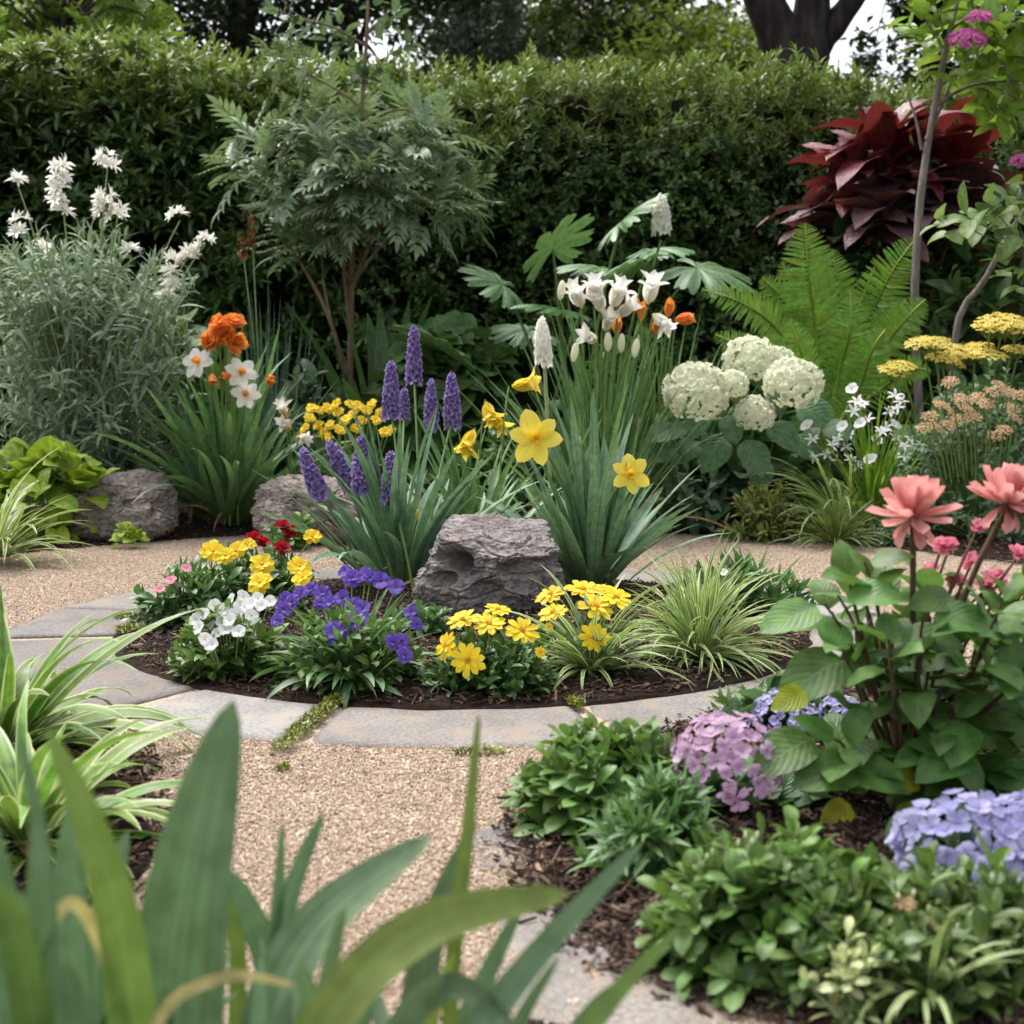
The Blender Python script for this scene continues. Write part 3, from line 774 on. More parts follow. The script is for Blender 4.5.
tree('thin trunked tree half way between the slim brown trunk and the forked one', xt(662, 22.), 22., [(0, 0, 0), (.05, 0, 3), (-.1, 0, 6), (.1, 0, 9.5)], .14, .07,
     [(-.9, 0, 6.3, 1.2, 1, .7), (.8, .3, 6.7, 1.1, 1.0, .7), (0, .3, 8.5, 2, 1.6, 1.2), (-.2, .8, 5.0, 1.3, 1, .6)], 9000, .17, TREE_MID, BARK_FAR, 3)
tree('pale yellow green tree seen low between the thin trunk and the forked trunk', xt(705, 17.), 17., [(0, 0, 0), (0, 0, 1.6), (.1, 0, 3)], .12, .06,
     [(-.3, 0, 4.3, .95, .9, .65), (.75, .2, 4.0, .7, .7, .6), (-1.2, .3, 3.9, .7, .7, .45)], 5200, .13, TREE_LIGHT, BARK_FAR, 4)
tree('dark evergreen tree behind the left half of the hedge', xt(250, 14.), 14., [(0, 0, 0), (0, 0, 3), (0, 0, 7)], .22, .08,
     [(-.9, 0, 4.3, 1.2, 1.0, 1.2), (.2, .3, 4.9, 1.2, 1.0, 1.4), (1.1, .4, 3.9, .8, .8, .7), (-.4, .2, 6.7, 1.3, 1.1, 1.3), (-.3, .5, 3.2, 1.5, .9, .6), (-2.0, .3, 4.3, 1.0, 1, .9), (-3.0, .3, 4.1, 1.0, 1, .8), (-2.4, .3, 5.6, 1.2, 1, .9)], 24000, .13, TREE_DARK, BARK_DARK, 5)
tree('blue green tree behind the feathery shrub', xt(345, 16.), 16., [(0, 0, 0), (0, 0, 3), (.2, 0, 7)], .2, .08,
     [(-.6, 0, 5.2, .9, .9, .7), (1.5, .3, 4.3, .7, .9, .7), (-1.3, .2, 4.2, .9, .9, .8), (.2, .2, 7, 1.4, 1.2, 1.2)], 7000, .13, TREE_BLUE, BARK_DARK, 6)
tree('dark leafy tree between the blue green tree and the slim brown trunk', xt(455, 18.), 18., [(0, 0, 0), (0, 0, 3), (.2, 0, 7)], .2, .08,
     [(.1, 0, 5.6, 1.2, .9, .8), (.6, .3, 4.4, 1.1, .9, .7), (-.2, .2, 7.4, 1.5, 1.2, 1.0)], 12000, .15, TREE_MID, BARK_FAR, 7)
tree('dark blue green conifer standing right of the forked tree', xt(925, 15.), 15., [(0, 0, 0), (0, 0, 4), (0, 0, 8)], .18, .05,
     [(.1, 0, 4.4, .75, .7, .5), (.2, 0, 5.2, .8, .7, .6), (.6, .1, 3.7, .9, .8, .55), (.2, 0, 6.6, .7, .7, 1), (1.3, 0, 4.7, .6, .6, 1), (-.45, -.2, 4.15, .4, .4, .3), (-.7, 0, 3.75, .35, .4, .25), (-.2, -.2, 3.6, .4, .4, .25)], 11000, .13, TREE_DARK, BARK_DARK, 8)
tree('distant grey green tree glimpsed low in the gap beside the forked trunk', xt(862, 26.), 26., [(0, 0, 0), (0, 0, 3), (0, 0, 5)], .2, .08,
     [(-.3, 0, 4.7, 1.0, .9, .8), (.8, 0, 4.5, .9, .9, .8)], 2500, .2, TREE_BLUE, BARK_FAR, 9)
tree('broad dark tree beyond the middle of the hedge', xt(590, 28.), 28., [(0, 0, 0), (0, 0, 3), (0, 0, 7)], .25, .1,
     [(-1.6, 0, 6.9, 1.6, 1.2, .8), (-.9, 0, 5.4, 1.7, 1.2, .7), (1.2, 0, 6.2, 1.5, 1.2, .7), (0, 0, 9.2, 2.2, 1.4, 1.2), (2.6, 0, 6.9, 1.1, 1.2, .7), (.4, .6, 7.4, 1.6, 1.2, .7)], 30000, .2, TREE_MID, BARK_FAR, 10)
# near fresh green tree at the left, with pinnate leaves
def pinnate(n, W, p, q, spread, ll, curl=.5, ns=3, taper=.5, fold=.2):
    parts = []
    for i in range(n):
        f = .18 + .76 * i / (n - 1)
        s = ll * (1 - taper * abs(f - .45) * 1.4)
        for sg in (-1, 1):
            parts.append(xf(leaf_tpl(W, p, q, ns, 1, fold, curl), rotz(-sg * spread * (1.05 - .35 * f)) @ roty(sg * -.2), s, (0, f * .86, -.12 * f * f)))
    parts.append(xf(leaf_tpl(W, p, q, ns, 1, fold, curl), None, ll * .9, (0, .84, -.11)))
    parts.append(xf(leaf_tpl(.03, .2, .3, 4, 1, 0, .2), None, .9))
    return merge(parts)
PIN = [pinnate(6, .5, .6, .7, 1.15, .3), pinnate(5, .5, .6, .7, 1.05, .32)]
t = thing('tree', 'fresh green tree with drooping rows of leaflets rising above the left end of the hedge', 'tree', (xt(70, 10.3), 10.3, 0), 'trees beyond the hedge')
rng = np.random.default_rng(31)
tb, fm = MB(), MB()
path_tube(tb, [(0, 0, 0), (.05, 0, 1.5), (-.05, 0, 3.2), (.05, 0, 5)], .1, .03)
tipsA = np.array([P(px, py, 10.1 + dd) - np.array([xt(70, 10.3), 10.3, 0]) for px, py, dd in
        [(20, 30, 0), (45, 15, .2), (85, 22, -.2), (110, 40, 0), (140, 12, .1), (120, 5, .3), (70, 45, .2), (30, 55, .2), (5, 10, .3), (155, 28, 0), (60, -20, 0), (100, -30, .2), (150, -15, .1), (10, -30, 0), (130, -60, 0), (60, -80, 0), (-40, 20, 0), (-60, -40, .2), (95, 55, .3), (-20, 50, .1), (40, -130, 0), (100, -150, .2), (0, -180, 0), (25, 10, .6), (80, 0, .7), (130, 30, .6)]])
tubes(tb, np.tile([[0, 0, 2.9]], (len(tipsA), 1)), tipsA * .6 + np.array([0, 0, 1.6]), tipsA, .022, .004, 7, 5)
tipsA = np.vstack([tipsA, tipsA + rng.normal(0, .12, tipsA.shape) + np.array([0, .25, 0])])
shoots(fm, rng, tipsA, tipsA - np.array([0, 0, 2.2]) + np.array([0, -.2, -.2]), .28, 10, .26, PIN, 1.4, .5, .8, 1.2)
part('trunk', tb, t, BARK_FAR); part('crown', fm, t, TREE_LIME)

# ------------------------------------------------------------------ generic leafy bush
def bush(name, label, cat, px, d, rx, ry, h, n, m, L, tpls, mat, stem=None, seed=0, a0=1.3, a1=.5, top=.6, sl=.12, z0=0.0, group=None, low=-.05, extra=None, upz=.6, tips=None, r0=.7, stemr=.0018):
    base = B(px, d, .03); base[2] = .03
    t = thing(name, label, cat, base, group)
    rng = np.random.default_rng(seed + 100)
    if tips is None: tp, ax = dome(rng, n, rx, ry, h, z0, r0, low)
    else:
        tp = np.array(tips); ax = nrm(nrm(tp * np.array([1, 1, .4])) * .6 + np.array([0, 0, .7]) + rng.normal(0, .15, tp.shape))
    fm, sm = MB(), MB()
    shoots(fm, rng, tp, ax, sl, m, L, tpls, a0, a1, top, upz)
    k = len(tp)
    A = tp * np.array([.12, .12, 0]) + rng.normal(0, .008, (k, 3)) * np.array([1, 1, 0])
    tubes(sm, A, tp - ax * sl * 1.3 + np.array([0, 0, .0]), tp, stemr * 1.5, stemr * .6, 5, 4)
    part('foliage', fm, t, mat)
    part('stems', sm, t, stem or STEM_GREEN)
    return t, base, rng
def at(base, px, py, d): return P(px, py, d) - base
def face(normal, roll=0.0):
    n = nrm(np.asarray(normal, float)); q = Vector(n).to_track_quat('Z', 'Y')
    return (q @ Matrix.Rotation(roll, 3, 'Z').to_quaternion())
def put(name, me, parent, loc, normal, s=1.0, roll=0.0, sub=None, sq=None):
    o = link(name, me, parent, loc)
    o.rotation_mode = 'QUATERNION'; o.rotation_quaternion = face(normal, roll)
    o.scale = (s, s, s) if sq is None else (s * sq[0], s * sq[1], s * sq[2])
    if sub:
        c = link(sub[0], sub[1], o)
    return o

# ------------------------------------------------------------------ flower meshes (unit: radius or height about 1)
def ring(mb, n, tpl, el, r0=0.0, z=0.0, s=1.0, rng=None, jit=.08, roll0=0.0, tints=None):
    for k in range(n):
        a = roll0 + 2 * math.pi * k / n + (rng.normal(0, jit) if rng is not None else 0)
        e = el + (rng.normal(0, jit) if rng is not None else 0)
        v, u, f = xf(tpl, rotz(a) @ rotx(e), s * (rng.uniform(.9, 1.08) if rng is not None else 1))
        v = v + np.array([-math.sin(a) * r0, math.cos(a) * r0, z])
        mb.add(v, f, u, rng.random() if rng is not None else .5)
def ball(mb, c, r, seed=0, sq=(1, 1, 1), nu=8, nv=6, T=.5):
    V, U = [], []
    for i in range(nu + 1):
        for j in range(nv + 1):
            a, b = 2 * math.pi * i / nu, math.pi * (j / nv) - math.pi / 2
            V.append((c[0] + r * sq[0] * math.cos(b) * math.cos(a), c[1] + r * sq[1] * math.cos(b) * math.sin(a), c[2] + r * sq[2] * math.sin(b))); U.append((i / nu, j / nv))
    mb.add(V, gridF(nu, nv), U, T)
YELLOW = petalmat('yellow petal', (.80, .58, .02), (.90, .71, .05), base=(.76, .45, .01), basev=.3)
YELLOW_SOFT = petalmat('soft yellow petal', (.80, .58, .06), (.88, .68, .12), base=(.75, .5, .03))
YELLOW_DAFF = petalmat('daffodil petal', (.84, .62, .05), (.90, .72, .10), tip=(.9, .76, .17))
GOLD = petalmat('golden corona', (.76, .48, .015), (.84, .57, .03))
ORANGE = petalmat('orange petal', (.78, .22, .04), (.86, .34, .07))
WHITE = petalmat('white petal', (.78, .78, .76), (.84, .84, .82), base=(.66, .72, .5), basev=.15)
CREAM = petalmat('cream petal', (.78, .79, .58), (.85, .86, .70), base=(.66, .74, .42), basev=.3, trans=.5)
CREAM_LILY = petalmat('ivory petal', (.86, .84, .74), (.9, .89, .83), base=(.80, .66, .18), basev=.35, trans=.5)
PURPLE = petalmat('violet petal', (.10, .05, .34), (.19, .11, .50), base=(.05, .015, .2), basev=.35)
SPIKE = petalmat('purple spike floret', (.15, .095, .30), (.31, .22, .48), tip=(.42, .33, .56))
LAV_PINK = petalmat('lilac pink petal', (.48, .29, .46), (.68, .48, .64), base=(.34, .17, .34), basev=.5)
LAV_BLUE = petalmat('lavender blue petal', (.37, .36, .62), (.53, .51, .74), base=(.24, .21, .45), basev=.5)
CORAL = petalmat('coral petal', (.74, .27, .25), (.84, .39, .36), tip=(.88, .52, .47), base=(.62, .14, .14))
PINK = petalmat('pink petal', (.72, .20, .30), (.82, .34, .42))
MAGENTA = petalmat('magenta petal', (.55, .10, .35), (.66, .2, .46))
RED = petalmat('dark red petal', (.30, .005, .012), (.42, .012, .02))
PEACH = petalmat('peach petal', (.60, .38, .2), (.72, .5, .3))
ACH = petalmat('achillea yellow', (.78, .62, .12), (.86, .74, .22))
DARKC = tintmat('dark flower centre', [(.06, .02, .01), (.12, .04, .02)])
GOLDC = tintmat('golden flower centre', [(.5, .24, .01), (.66, .36, .02)])
BUDC = petalmat('pale yellow bud', (.62, .55, .14), (.72, .62, .22), base=(.35, .42, .12))
def var(fn, name, k=3):
    return [fn(np.random.default_rng(50 + i), name) for i in range(k)]
def f_daffodil(rng, name, mat=None):
    m = MB(); tp = leaf_tpl(.66, .55, .62, 7, 2, .12, .5, wave=.012)
    ring(m, 3, tp, .18, .03, 0, 1, rng, .1); ring(m, 3, leaf_tpl(.62, .55, .62, 7, 2, .12, .35), .05, .03, -.02, 1, rng, .1, math.pi / 3)
    return mesh_from(name, [(m, mat or YELLOW_DAFF)])
def corona(rng, name, mat=None):
    m = MB(); n, r = 24, 7; V, U = [], []
    for j in range(r + 1):
        f = j / r
        for i in range(n + 1):
            a = 2 * math.pi * i / n
            rad = .10 + .12 * f ** 2 + .03 * math.sin(a * 9 + 1) * f ** 3
            V.append((rad * math.cos(a), rad * math.sin(a), -.02 + .34 * f + .015 * math.sin(a * 11) * f)); U.append((i / n, f))
    m.add(V, gridF(r, n), U); ball(m, (0, 0, .1), .06, sq=(.6, .6, 2))
    return mesh_from(name, [(m, mat or GOLD)])
def f_pansy(rng, name, mat=None, cen=None):
    m, c = MB(), MB(); W = leaf_tpl(1.05, .75, .32, 5, 2, .05, .45, wave=.05, cup=.12)
    for a, e, s, z in ((.5, .2, 1, .02), (-.5, .15, 1, 0), (1.75, .3, .85, .04), (-1.75, .28, .85, .05), (3.14, .35, 1.0, .07)):
        v, u, f = xf(W, rotz(a + rng.normal(0, .08)) @ rotx(e + rng.normal(0, .1)), s); m.add(v + np.array([0, 0, z]), f, u, rng.random())
    ball(c, (0, 0, .12), .12, sq=(1, 1, .5))
    return mesh_from(name, [(m, mat or PURPLE), (c, cen or DARKC)])
def f_frilled(rng, name, mat=None, cen=None, n=9, n2=7):
    m, c = MB(), MB(); W = leaf_tpl(.62, .8, .3, 5, 2, .1, .5, wave=.04, cup=.1)
    ring(m, n, W, .12, .05, 0, .95, rng, .12); ring(m, n2, W, .5, .03, .05, .68, rng, .15, .3)
    ball(c, (0, 0, .14), .15, sq=(1, 1, .6))
    return mesh_from(name, [(m, mat or YELLOW), (c, cen or GOLDC)])
def f_gerbera(rng, name):
    m, c = MB(), MB(); W = leaf_tpl(.44, .75, .32, 5, 2, .12, .35, notch=.12)
    ring(m, 10, W, .10, .1, 0, .9, rng, .07); ring(m, 6, W, .32, .06, .04, .62, rng, .1, .2)
    rg = np.random.default_rng(3)
    for k in range(22):
        a = k * 2.4; r = .035 * math.sqrt(k); ball(c, (r * math.cos(a), r * math.sin(a), .1 + .03 * math.cos(r * 8)), .035, nu=5, nv=4, T=rg.random())
    return mesh_from(name, [(m, YELLOW), (c, GOLDC)])
def f_petunia(rng, name, mat=None):
    m, c = MB(), MB(); W = leaf_tpl(.98, .8, .25, 5, 2, .03, .7, cup=.08, wave=.03)
    ring(m, 5, W, .45, .02, 0, 1, rng, .08); ball(c, (0, 0, .08), .1)
    return mesh_from(name, [(m, mat or WHITE), (c, BUDC)])
def f_double(rng, name, mat=None):
    m = MB(); W = leaf_tpl(.7, .8, .35, 4, 2, .2, -.5, cup=.25)
    for n, e, s, z in ((6, .2, 1, 0), (6, .6, .9, .05), (5, 1.0, .75, .1), (3, 1.35, .6, .15)): ring(m, n, W, e, .03, z, s, rng, .18, rng.random() * 6)
    return mesh_from(name, [(m, mat or RED)])
def f_peony(rng, name):
    m = MB()
    for n, e, s, z, cu, w_ in ((5, -.95, .7, -.06, .2, .44), (8, 0, 1.0, 0, -.6, .42), (8, .35, 1.0, .03, -.8, .44), (8, .72, .98, .06, -.9, .46), (7, 1.02, .92, .09, -.8, .5), (5, 1.3, .82, .1, -.6, .55)):
        ring(m, n, leaf_tpl(w_ * .86, .8, .30, 8, 2, .15, cu, cup=.55, wave=.012), e, .05, z, s, rng, .13, rng.random() * 6)
    return mesh_from(name, [(m, CORAL)])
def calyx(rng, name):
    m = MB(); ring(m, 6, leaf_tpl(.4, .5, .9, 4, 1, .2, .4), -.5, .03, -.06, .42, rng, .2); ball(m, (0, 0, -.08), .12, sq=(1, 1, .8))
    return mesh_from(name, [(m, STEM_BROWN)])
def f_lily(rng, name, mat=None):
    m = MB(); W = leaf_tpl(.4, .55, .7, 8, 2, .25, -.1, cup=.5)
    for n, e, s in ((3, 1.22, 1.0), (3, 1.1, .95)):
        for k in range(n):
            v, u, f = leaf_tpl(.38, .55, .6, 9, 2, .2, 1.5, cup=.4)
            a = 2 * math.pi * k / n + (0 if s == 1 else 1.05) + rng.normal(0, .1)
            v, u, f = xf((v, u, f), rotz(a) @ rotx(e + .36 + rng.normal(0, .08)), s); m.add(v + np.array([-math.sin(a) * .05, math.cos(a) * .05, 0]), f, u, rng.random())
    return mesh_from(name, [(m, mat or CREAM_LILY)])
def f_tulip(rng, name, mat=None):
    m = MB()
    ring(m, 3, leaf_tpl(.55, .6, .6, 7, 2, .15, .5, cup=.5), 1.62, .16, 0, 1, rng, .05); ring(m, 3, leaf_tpl(.55, .6, .6, 7, 2, .15, .5, cup=.5), 1.62, .14, 0, .95, rng, .05, 1.05)
    return mesh_from(name, [(m, mat or ORANGE)])
def f_hydrangea(rng, name, mat, n=75, fr=.2, zsq=.78, low=-.35, jit=.38):
    m = MB(); W = leaf_tpl(.95, .75, .3, 4, 2, .12, -.5, cup=.2)
    for k in range(n):
        u = 1 - (1 - low) * (k + .5) / n; a = k * 2.39996 + rng.normal(0, .15); c = math.sqrt(1 - u * u)
        d = np.array([c * math.cos(a), c * math.sin(a), u]); r = rng.uniform(.86, 1.04)
        pos = d * np.array([1, 1, zsq]) * r; nn = nrm(d + rng.normal(0, jit, 3))
        Fm = np.array(face(nn, rng.random() * 6).to_matrix()); T = rng.random(); s = fr * rng.uniform(.8, 1.15)
        for q in range(4):
            v, uv, f = xf(W, Fm @ rotz(q * math.pi / 2 + rng.normal(0, .08)) @ rotx(.12 + rng.normal(0, .12)), s); m.add(v + pos, f, uv, np.clip(T + rng.normal(0, .12), 0, 1))
        ball(m, pos + nn * s * .07, s * .11, nu=5, nv=3, T=.9)
    return mesh_from(name, [(m, mat)])
def f_spike(rng, name, mat=SPIKE, n=70, w=.2, fl=.165):
    """upright spike of florets, height 1"""
    m = MB(); W = leaf_tpl(.6, .6, .5, 3, 1, .2, .9)
    for k in range(n):
        f = (k + .5) / n; a = k * 2.39996
        pr = (math.sin(math.pi * min(1, .18 + .8 * f)) ** .5) * w * .58 * (1.0 - .2 * f)
        out = np.array([math.cos(a), math.sin(a), .15 + .9 * f * f]); 
        Fm = np.array(face(out + rng.normal(0, .15, 3), rng.random() * 6).to_matrix()); pos = np.array([pr * math.cos(a), pr * math.sin(a), f * .96]); s = fl * (1.1 - .55 * f) * rng.uniform(.8, 1.2)
        for q in range(5):
            v, uv, ff = xf(W, Fm @ rotz(q * 1.2566) @ rotx(.75), s); m.add(v + pos, ff, uv, rng.random())
    ball(m, (0, 0, .48), w * .12, sq=(1, 1, .46 / (w * .12)), nu=8, nv=8, T=.1)
    return mesh_from(name, [(m, mat)])
def f_corymb(rng, name, mat=ACH, n=60, fl=.15):
    m, s = MB(), MB(); W = leaf_tpl(.8, .7, .4, 2, 1, .1, .5)
    for k in range(n):
        a = k * 2.4; r = math.sqrt(k / n); pos = np.array([r * math.cos(a), r * math.sin(a), .22 * (1 - r * r) + rng.normal(0, .03)])
        nn = nrm(np.array([pos[0] * .5, pos[1] * .5, 1]) + rng.normal(0, .2, 3)); Fm = np.array(face(nn, rng.random() * 6).to_matrix())
        for q in range(5):
            v, uv, f = xf(W, Fm @ rotz(q * 1.2566) @ rotx(.2), fl * rng.uniform(.9, 1.2)); m.add(v + pos, f, uv, rng.random())
        ball(m, pos, fl * .4, nu=5, nv=3, T=rng.random())
        if k % 3 == 0: tubes(s, np.array([[0, 0, -.7]]), np.array([[pos[0] * .7, pos[1] * .7, -.25]]), pos[None], .02, .012, 4, 4)
    return mesh_from(name, [(m, mat), (s, STEM_GREEN)])
def f_star(rng, name, mat=WHITE, n=6, w=.3, el=.35):
    m = MB(); ring(m, n, leaf_tpl(w, .6, .7, 4, 1, .15, .8), el, .02, 0, 1, rng, .18); ball(m, (0, 0, .05), .1, nu=5, nv=4)
    return mesh_from(name, [(m, mat)])
def f_bud(rng, name, mat=BUDC):
    m = MB(); ball(m, (0, 0, .5), .2, sq=(1, 1, 2.5), nu=8, nv=8); return mesh_from(name, [(m, mat)])

# shared flower meshes
M_DAFF, M_CORONA = var(f_daffodil, 'daffodil_petals', 2), corona(np.random.default_rng(1), 'corona_mesh')
M_PANSY, M_YPANSY = var(f_pansy, 'pansy_petals'), [f_frilled(np.random.default_rng(60 + i), 'yellow_petals') for i in range(3)]
M_VIO = [f_frilled(np.random.default_rng(90 + i), 'violet_petals', PURPLE, DARKC, 8, 6) for i in range(2)]
M_GERB, M_PET = var(f_gerbera, 'ray_petals'), var(f_petunia, 'white_petals')
M_RED = var(f_double, 'red_petals', 2)
M_WDAFF, M_OCUP = f_daffodil(np.random.default_rng(47), 'white_daffodil_petals', CREAM_LILY), corona(np.random.default_rng(1), 'orange_cup_mesh', ORANGE)
M_ORD = [f_double(np.random.default_rng(41 + i), 'orange_frilled_petals', ORANGE) for i in range(2)]
M_PEONY, M_CALYX = var(f_peony, 'coral_petals', 2), calyx(np.random.default_rng(4), 'calyx_mesh')
M_LILY, M_TULIP = var(f_lily, 'ivory_petals'), var(f_tulip, 'orange_petals', 2)
M_YLILY = [f_lily(np.random.default_rng(80 + i), 'yellow_petals', YELLOW_DAFF) for i in range(2)]
M_WHYD = [f_hydrangea(np.random.default_rng(7 + i), 'white_florets', CREAM, 180, .17, .88, -.6, .2) for i in range(2)]
M_PHYD = f_hydrangea(np.random.default_rng(9), 'pink_florets', LAV_PINK, 84, .20, .88, -.55, .26)
M_BHYD = [f_hydrangea(np.random.default_rng(11 + i), 'blue_florets', LAV_BLUE, 92, .185, .72, -.4) for i in range(2)]
M_SPIKE = [f_spike(np.random.default_rng(13 + i), 'purple_florets') for i in range(3)]
M_WSPIKE = f_spike(np.random.default_rng(19), 'white_florets', CREAM_LILY, 44, .42, .27)
M_WSTAR, M_CSTAR = [f_star(np.random.default_rng(23 + i), 'star_petals') for i in range(2)], [f_star(np.random.default_rng(33 + i), 'cream_petals', CREAM_LILY, 7, .28, .7) for i in range(3)]
M_ACH, M_PEACH = var(f_corymb, 'yellow_flat_head'), [f_corymb(np.random.default_rng(70 + i), 'peach_head', PEACH, 26, .2) for i in range(2)]
M_BUD = f_bud(np.random.default_rng(2), 'bud_mesh')
M_CREAMBUD = f_bud(np.random.default_rng(2), 'cream_bud_mesh', CREAM)
M_PINKD = [f_double(np.random.default_rng(97 + i), 'pink_double_petals', PINK) for i in range(2)]
M_PINKP = [f_petunia(np.random.default_rng(95 + i), 'pink_petals', PINK) for i in range(2)]
M_MAGHEAD = f_hydrangea(np.random.default_rng(15), 'magenta_florets', MAGENTA, 46, .26, .55, -.1)

STRAP = leafmat('strap leaf', (.070, .145, .068), (.125, .215, .090), rib=(.13, .21, .11), ribw=.14, tip=(.16, .22, .08), tipv=.9, base=(.14, .21, .07), rough=.42, trans=.25, streak=.22)
STRAP_BLUE = leafmat('blue green strap leaf', (.105, .185, .122), (.165, .255, .160), rib=(.05, .10, .06), ribw=.1, tip=(.18, .24, .1), tipv=.92, base=(.15, .23, .09), rough=.45, trans=.22, streak=.2)
REED = leafmat('reed', (.07, .125, .085), (.12, .19, .13), trans=.15, streak=.2)
VARIEG = leafmat('cream edged grass', (.10, .19, .045), (.16, .27, .07), edge=(.56, .58, .32), edgew=.42, trans=.3, streak=.2)
VARIEG_C = leafmat('cream centred strap leaf', (.085, .17, .04), (.14, .25, .06), edge=(.52, .56, .28), edgew=.25, trans=.3, streak=.25)
GRASSY = leafmat('fine grass', (.07, .12, .035), (.15, .2, .07), trans=.25, streak=.1)
FRESH = leafmat('fresh grassy leaf', (.10, .2, .03), (.17, .3, .055), trans=.3, streak=.1)
BUSHY = leafmat('bushy leaf', (.045, .105, .035), (.085, .165, .055), rib=(.10, .18, .07), ribw=.12, rough=.38, spec=.5)
BUSHY2 = leafmat('soft green bushy leaf', (.058, .125, .034), (.125, .205, .06), rib=(.16, .25, .1), ribw=.12, rough=.42)
BUSHY3 = leafmat('olive bushy leaf', (.055, .11, .032), (.115, .175, .055), rib=(.15, .2, .08), ribw=.12)
BUSHY4 = leafmat('fresh narrow leaf', (.06, .14, .05), (.12, .215, .085), rib=(.16, .25, .11), ribw=.14)
SAGE = leafmat('grey green leaf', (.085, .145, .085), (.14, .21, .12), rib=(.17, .23, .14), ribw=.14, rough=.5)
SILVER = leafmat('silver leaf', (.14, .205, .13), (.26, .325, .225), rough=.65, trans=.2, rib=(.3, .36, .28), ribw=.15)
MAPLE = leafmat('feathery grey green leaf', (.115, .175, .09), (.215, .29, .17), rough=.42, spec=.5, trans=.25, rib=(.2, .26, .16), ribw=.12)
LIME = leafmat('lime leaf', (.17, .28, .045), (.27, .375, .075), rib=(.40, .48, .14), ribw=.08, trans=.35, veins=.3)
BROAD = leafmat('broad dark leaf', (.06, .125, .045), (.10, .18, .065), rib=(.13, .2, .08), ribw=.06, veins=.5, rough=.4)
HYDL = leafmat('hydrangea leaf', (.058, .125, .06), (.10, .18, .085), rib=(.16, .24, .13), ribw=.05, veins=.7, rough=.45)
LOBED = leafmat('lobed leaf', (.068, .145, .062), (.105, .20, .085), rough=.42, trans=.25, rib=(.17, .27, .12), ribw=.05)
FERN = leafmat('fern leaf', (.12, .24, .045), (.185, .325, .075), trans=.38, rough=.5)
REDL = leafmat('maroon leaf', (.09, .024, .024), (.18, .042, .036), rib=(.19, .07, .07), ribw=.06, veins=.5, rough=.38, trans=.16, hue=.015, tcol=(.26, .04, .03), spec=.5)
MAUVE = leafmat('dull purple leaf', (.11, .062, .066), (.175, .10, .105), rib=(.16, .09, .1), ribw=.06, veins=.6, rough=.4, trans=.15, tcol=(.16, .04, .03))
CORALL = leafmat('coral plant leaf', (.055, .135, .040), (.125, .225, .068), rib=(.15, .24, .1), ribw=.05, veins=.2, rough=.45, trans=.3)
BRONZE = leafmat('bronze tipped leaf', (.09, .15, .035), (.16, .20, .06), tip=(.25, .12, .05), tipv=.6, trans=.25)
WITHER = leafmat('withered leaf', (.4, .32, .15), (.5, .42, .22), trans=.3)

def clump(name, label, cat, px, d, n, Lr, elr, Wr, mat, seed, spread=.05, dr=(.3, 1.0), tw=.4, side=.3, ns=9, power=1.6, fold=.25, group=None, wb=.6, azc=None, z=.03, split=None):
    base = B(px, d, z); base[2] = z
    t = thing(name, label, cat, base, group)
    rng = np.random.default_rng(seed + 200)
    az = rng.uniform(0, 2 * math.pi, n) if azc is None else rng.normal(azc[0], azc[1], n)
    u = rng.random(n)
    el = elr[0] + (elr[1] - elr[0]) * u
    b = np.stack([np.cos(az) * spread * (1.1 - u), np.sin(az) * spread * (1.1 - u), np.zeros(n)], 1) * rng.uniform(.3, 1.1, (n, 1))
    L = rng.uniform(*Lr, n) * (.75 + .25 * u); droop = rng.uniform(*dr, n) * (1.25 - .6 * u)
    W = rng.uniform(*Wr, n)
    fm = MB(); blades(fm, rng, b, az, el, droop, L, W, ns, fold, tw, side, power, wb=wb)
    part('foliage', fm, t, mat)
    if n > 45 and W[0] > .012:
        k = max(3, n // 18); r2 = np.random.default_rng(seed + 900); wm = MB()
        blades(wm, r2, r2.normal(0, spread * .8, (k, 3)) * np.array([1, 1, 0]), r2.uniform(0, 6.28, k), r2.uniform(.2, 1.0, k), r2.uniform(.8, 2.0, k), r2.uniform(.45, .8, k) * Lr[0], r2.uniform(*Wr, k) * .6, 9, .5, .9, .6)
        part('withered_leaves', wm, t, WITHER)
    return t, base, rng
def stemto(sm, A, Bq, r=.003, bow=(0, 0, 0), ns=7):
    A, Bq = np.asarray(A, float), np.asarray(Bq, float)
    C = np.array([A[0] * .6 + Bq[0] * .4, A[1] * .6 + Bq[1] * .4, A[2] + (Bq[2] - A[2]) * .6]) + np.array(bow)
    tubes(sm, A[None], C[None], Bq[None], r, r * .8, ns, 6)

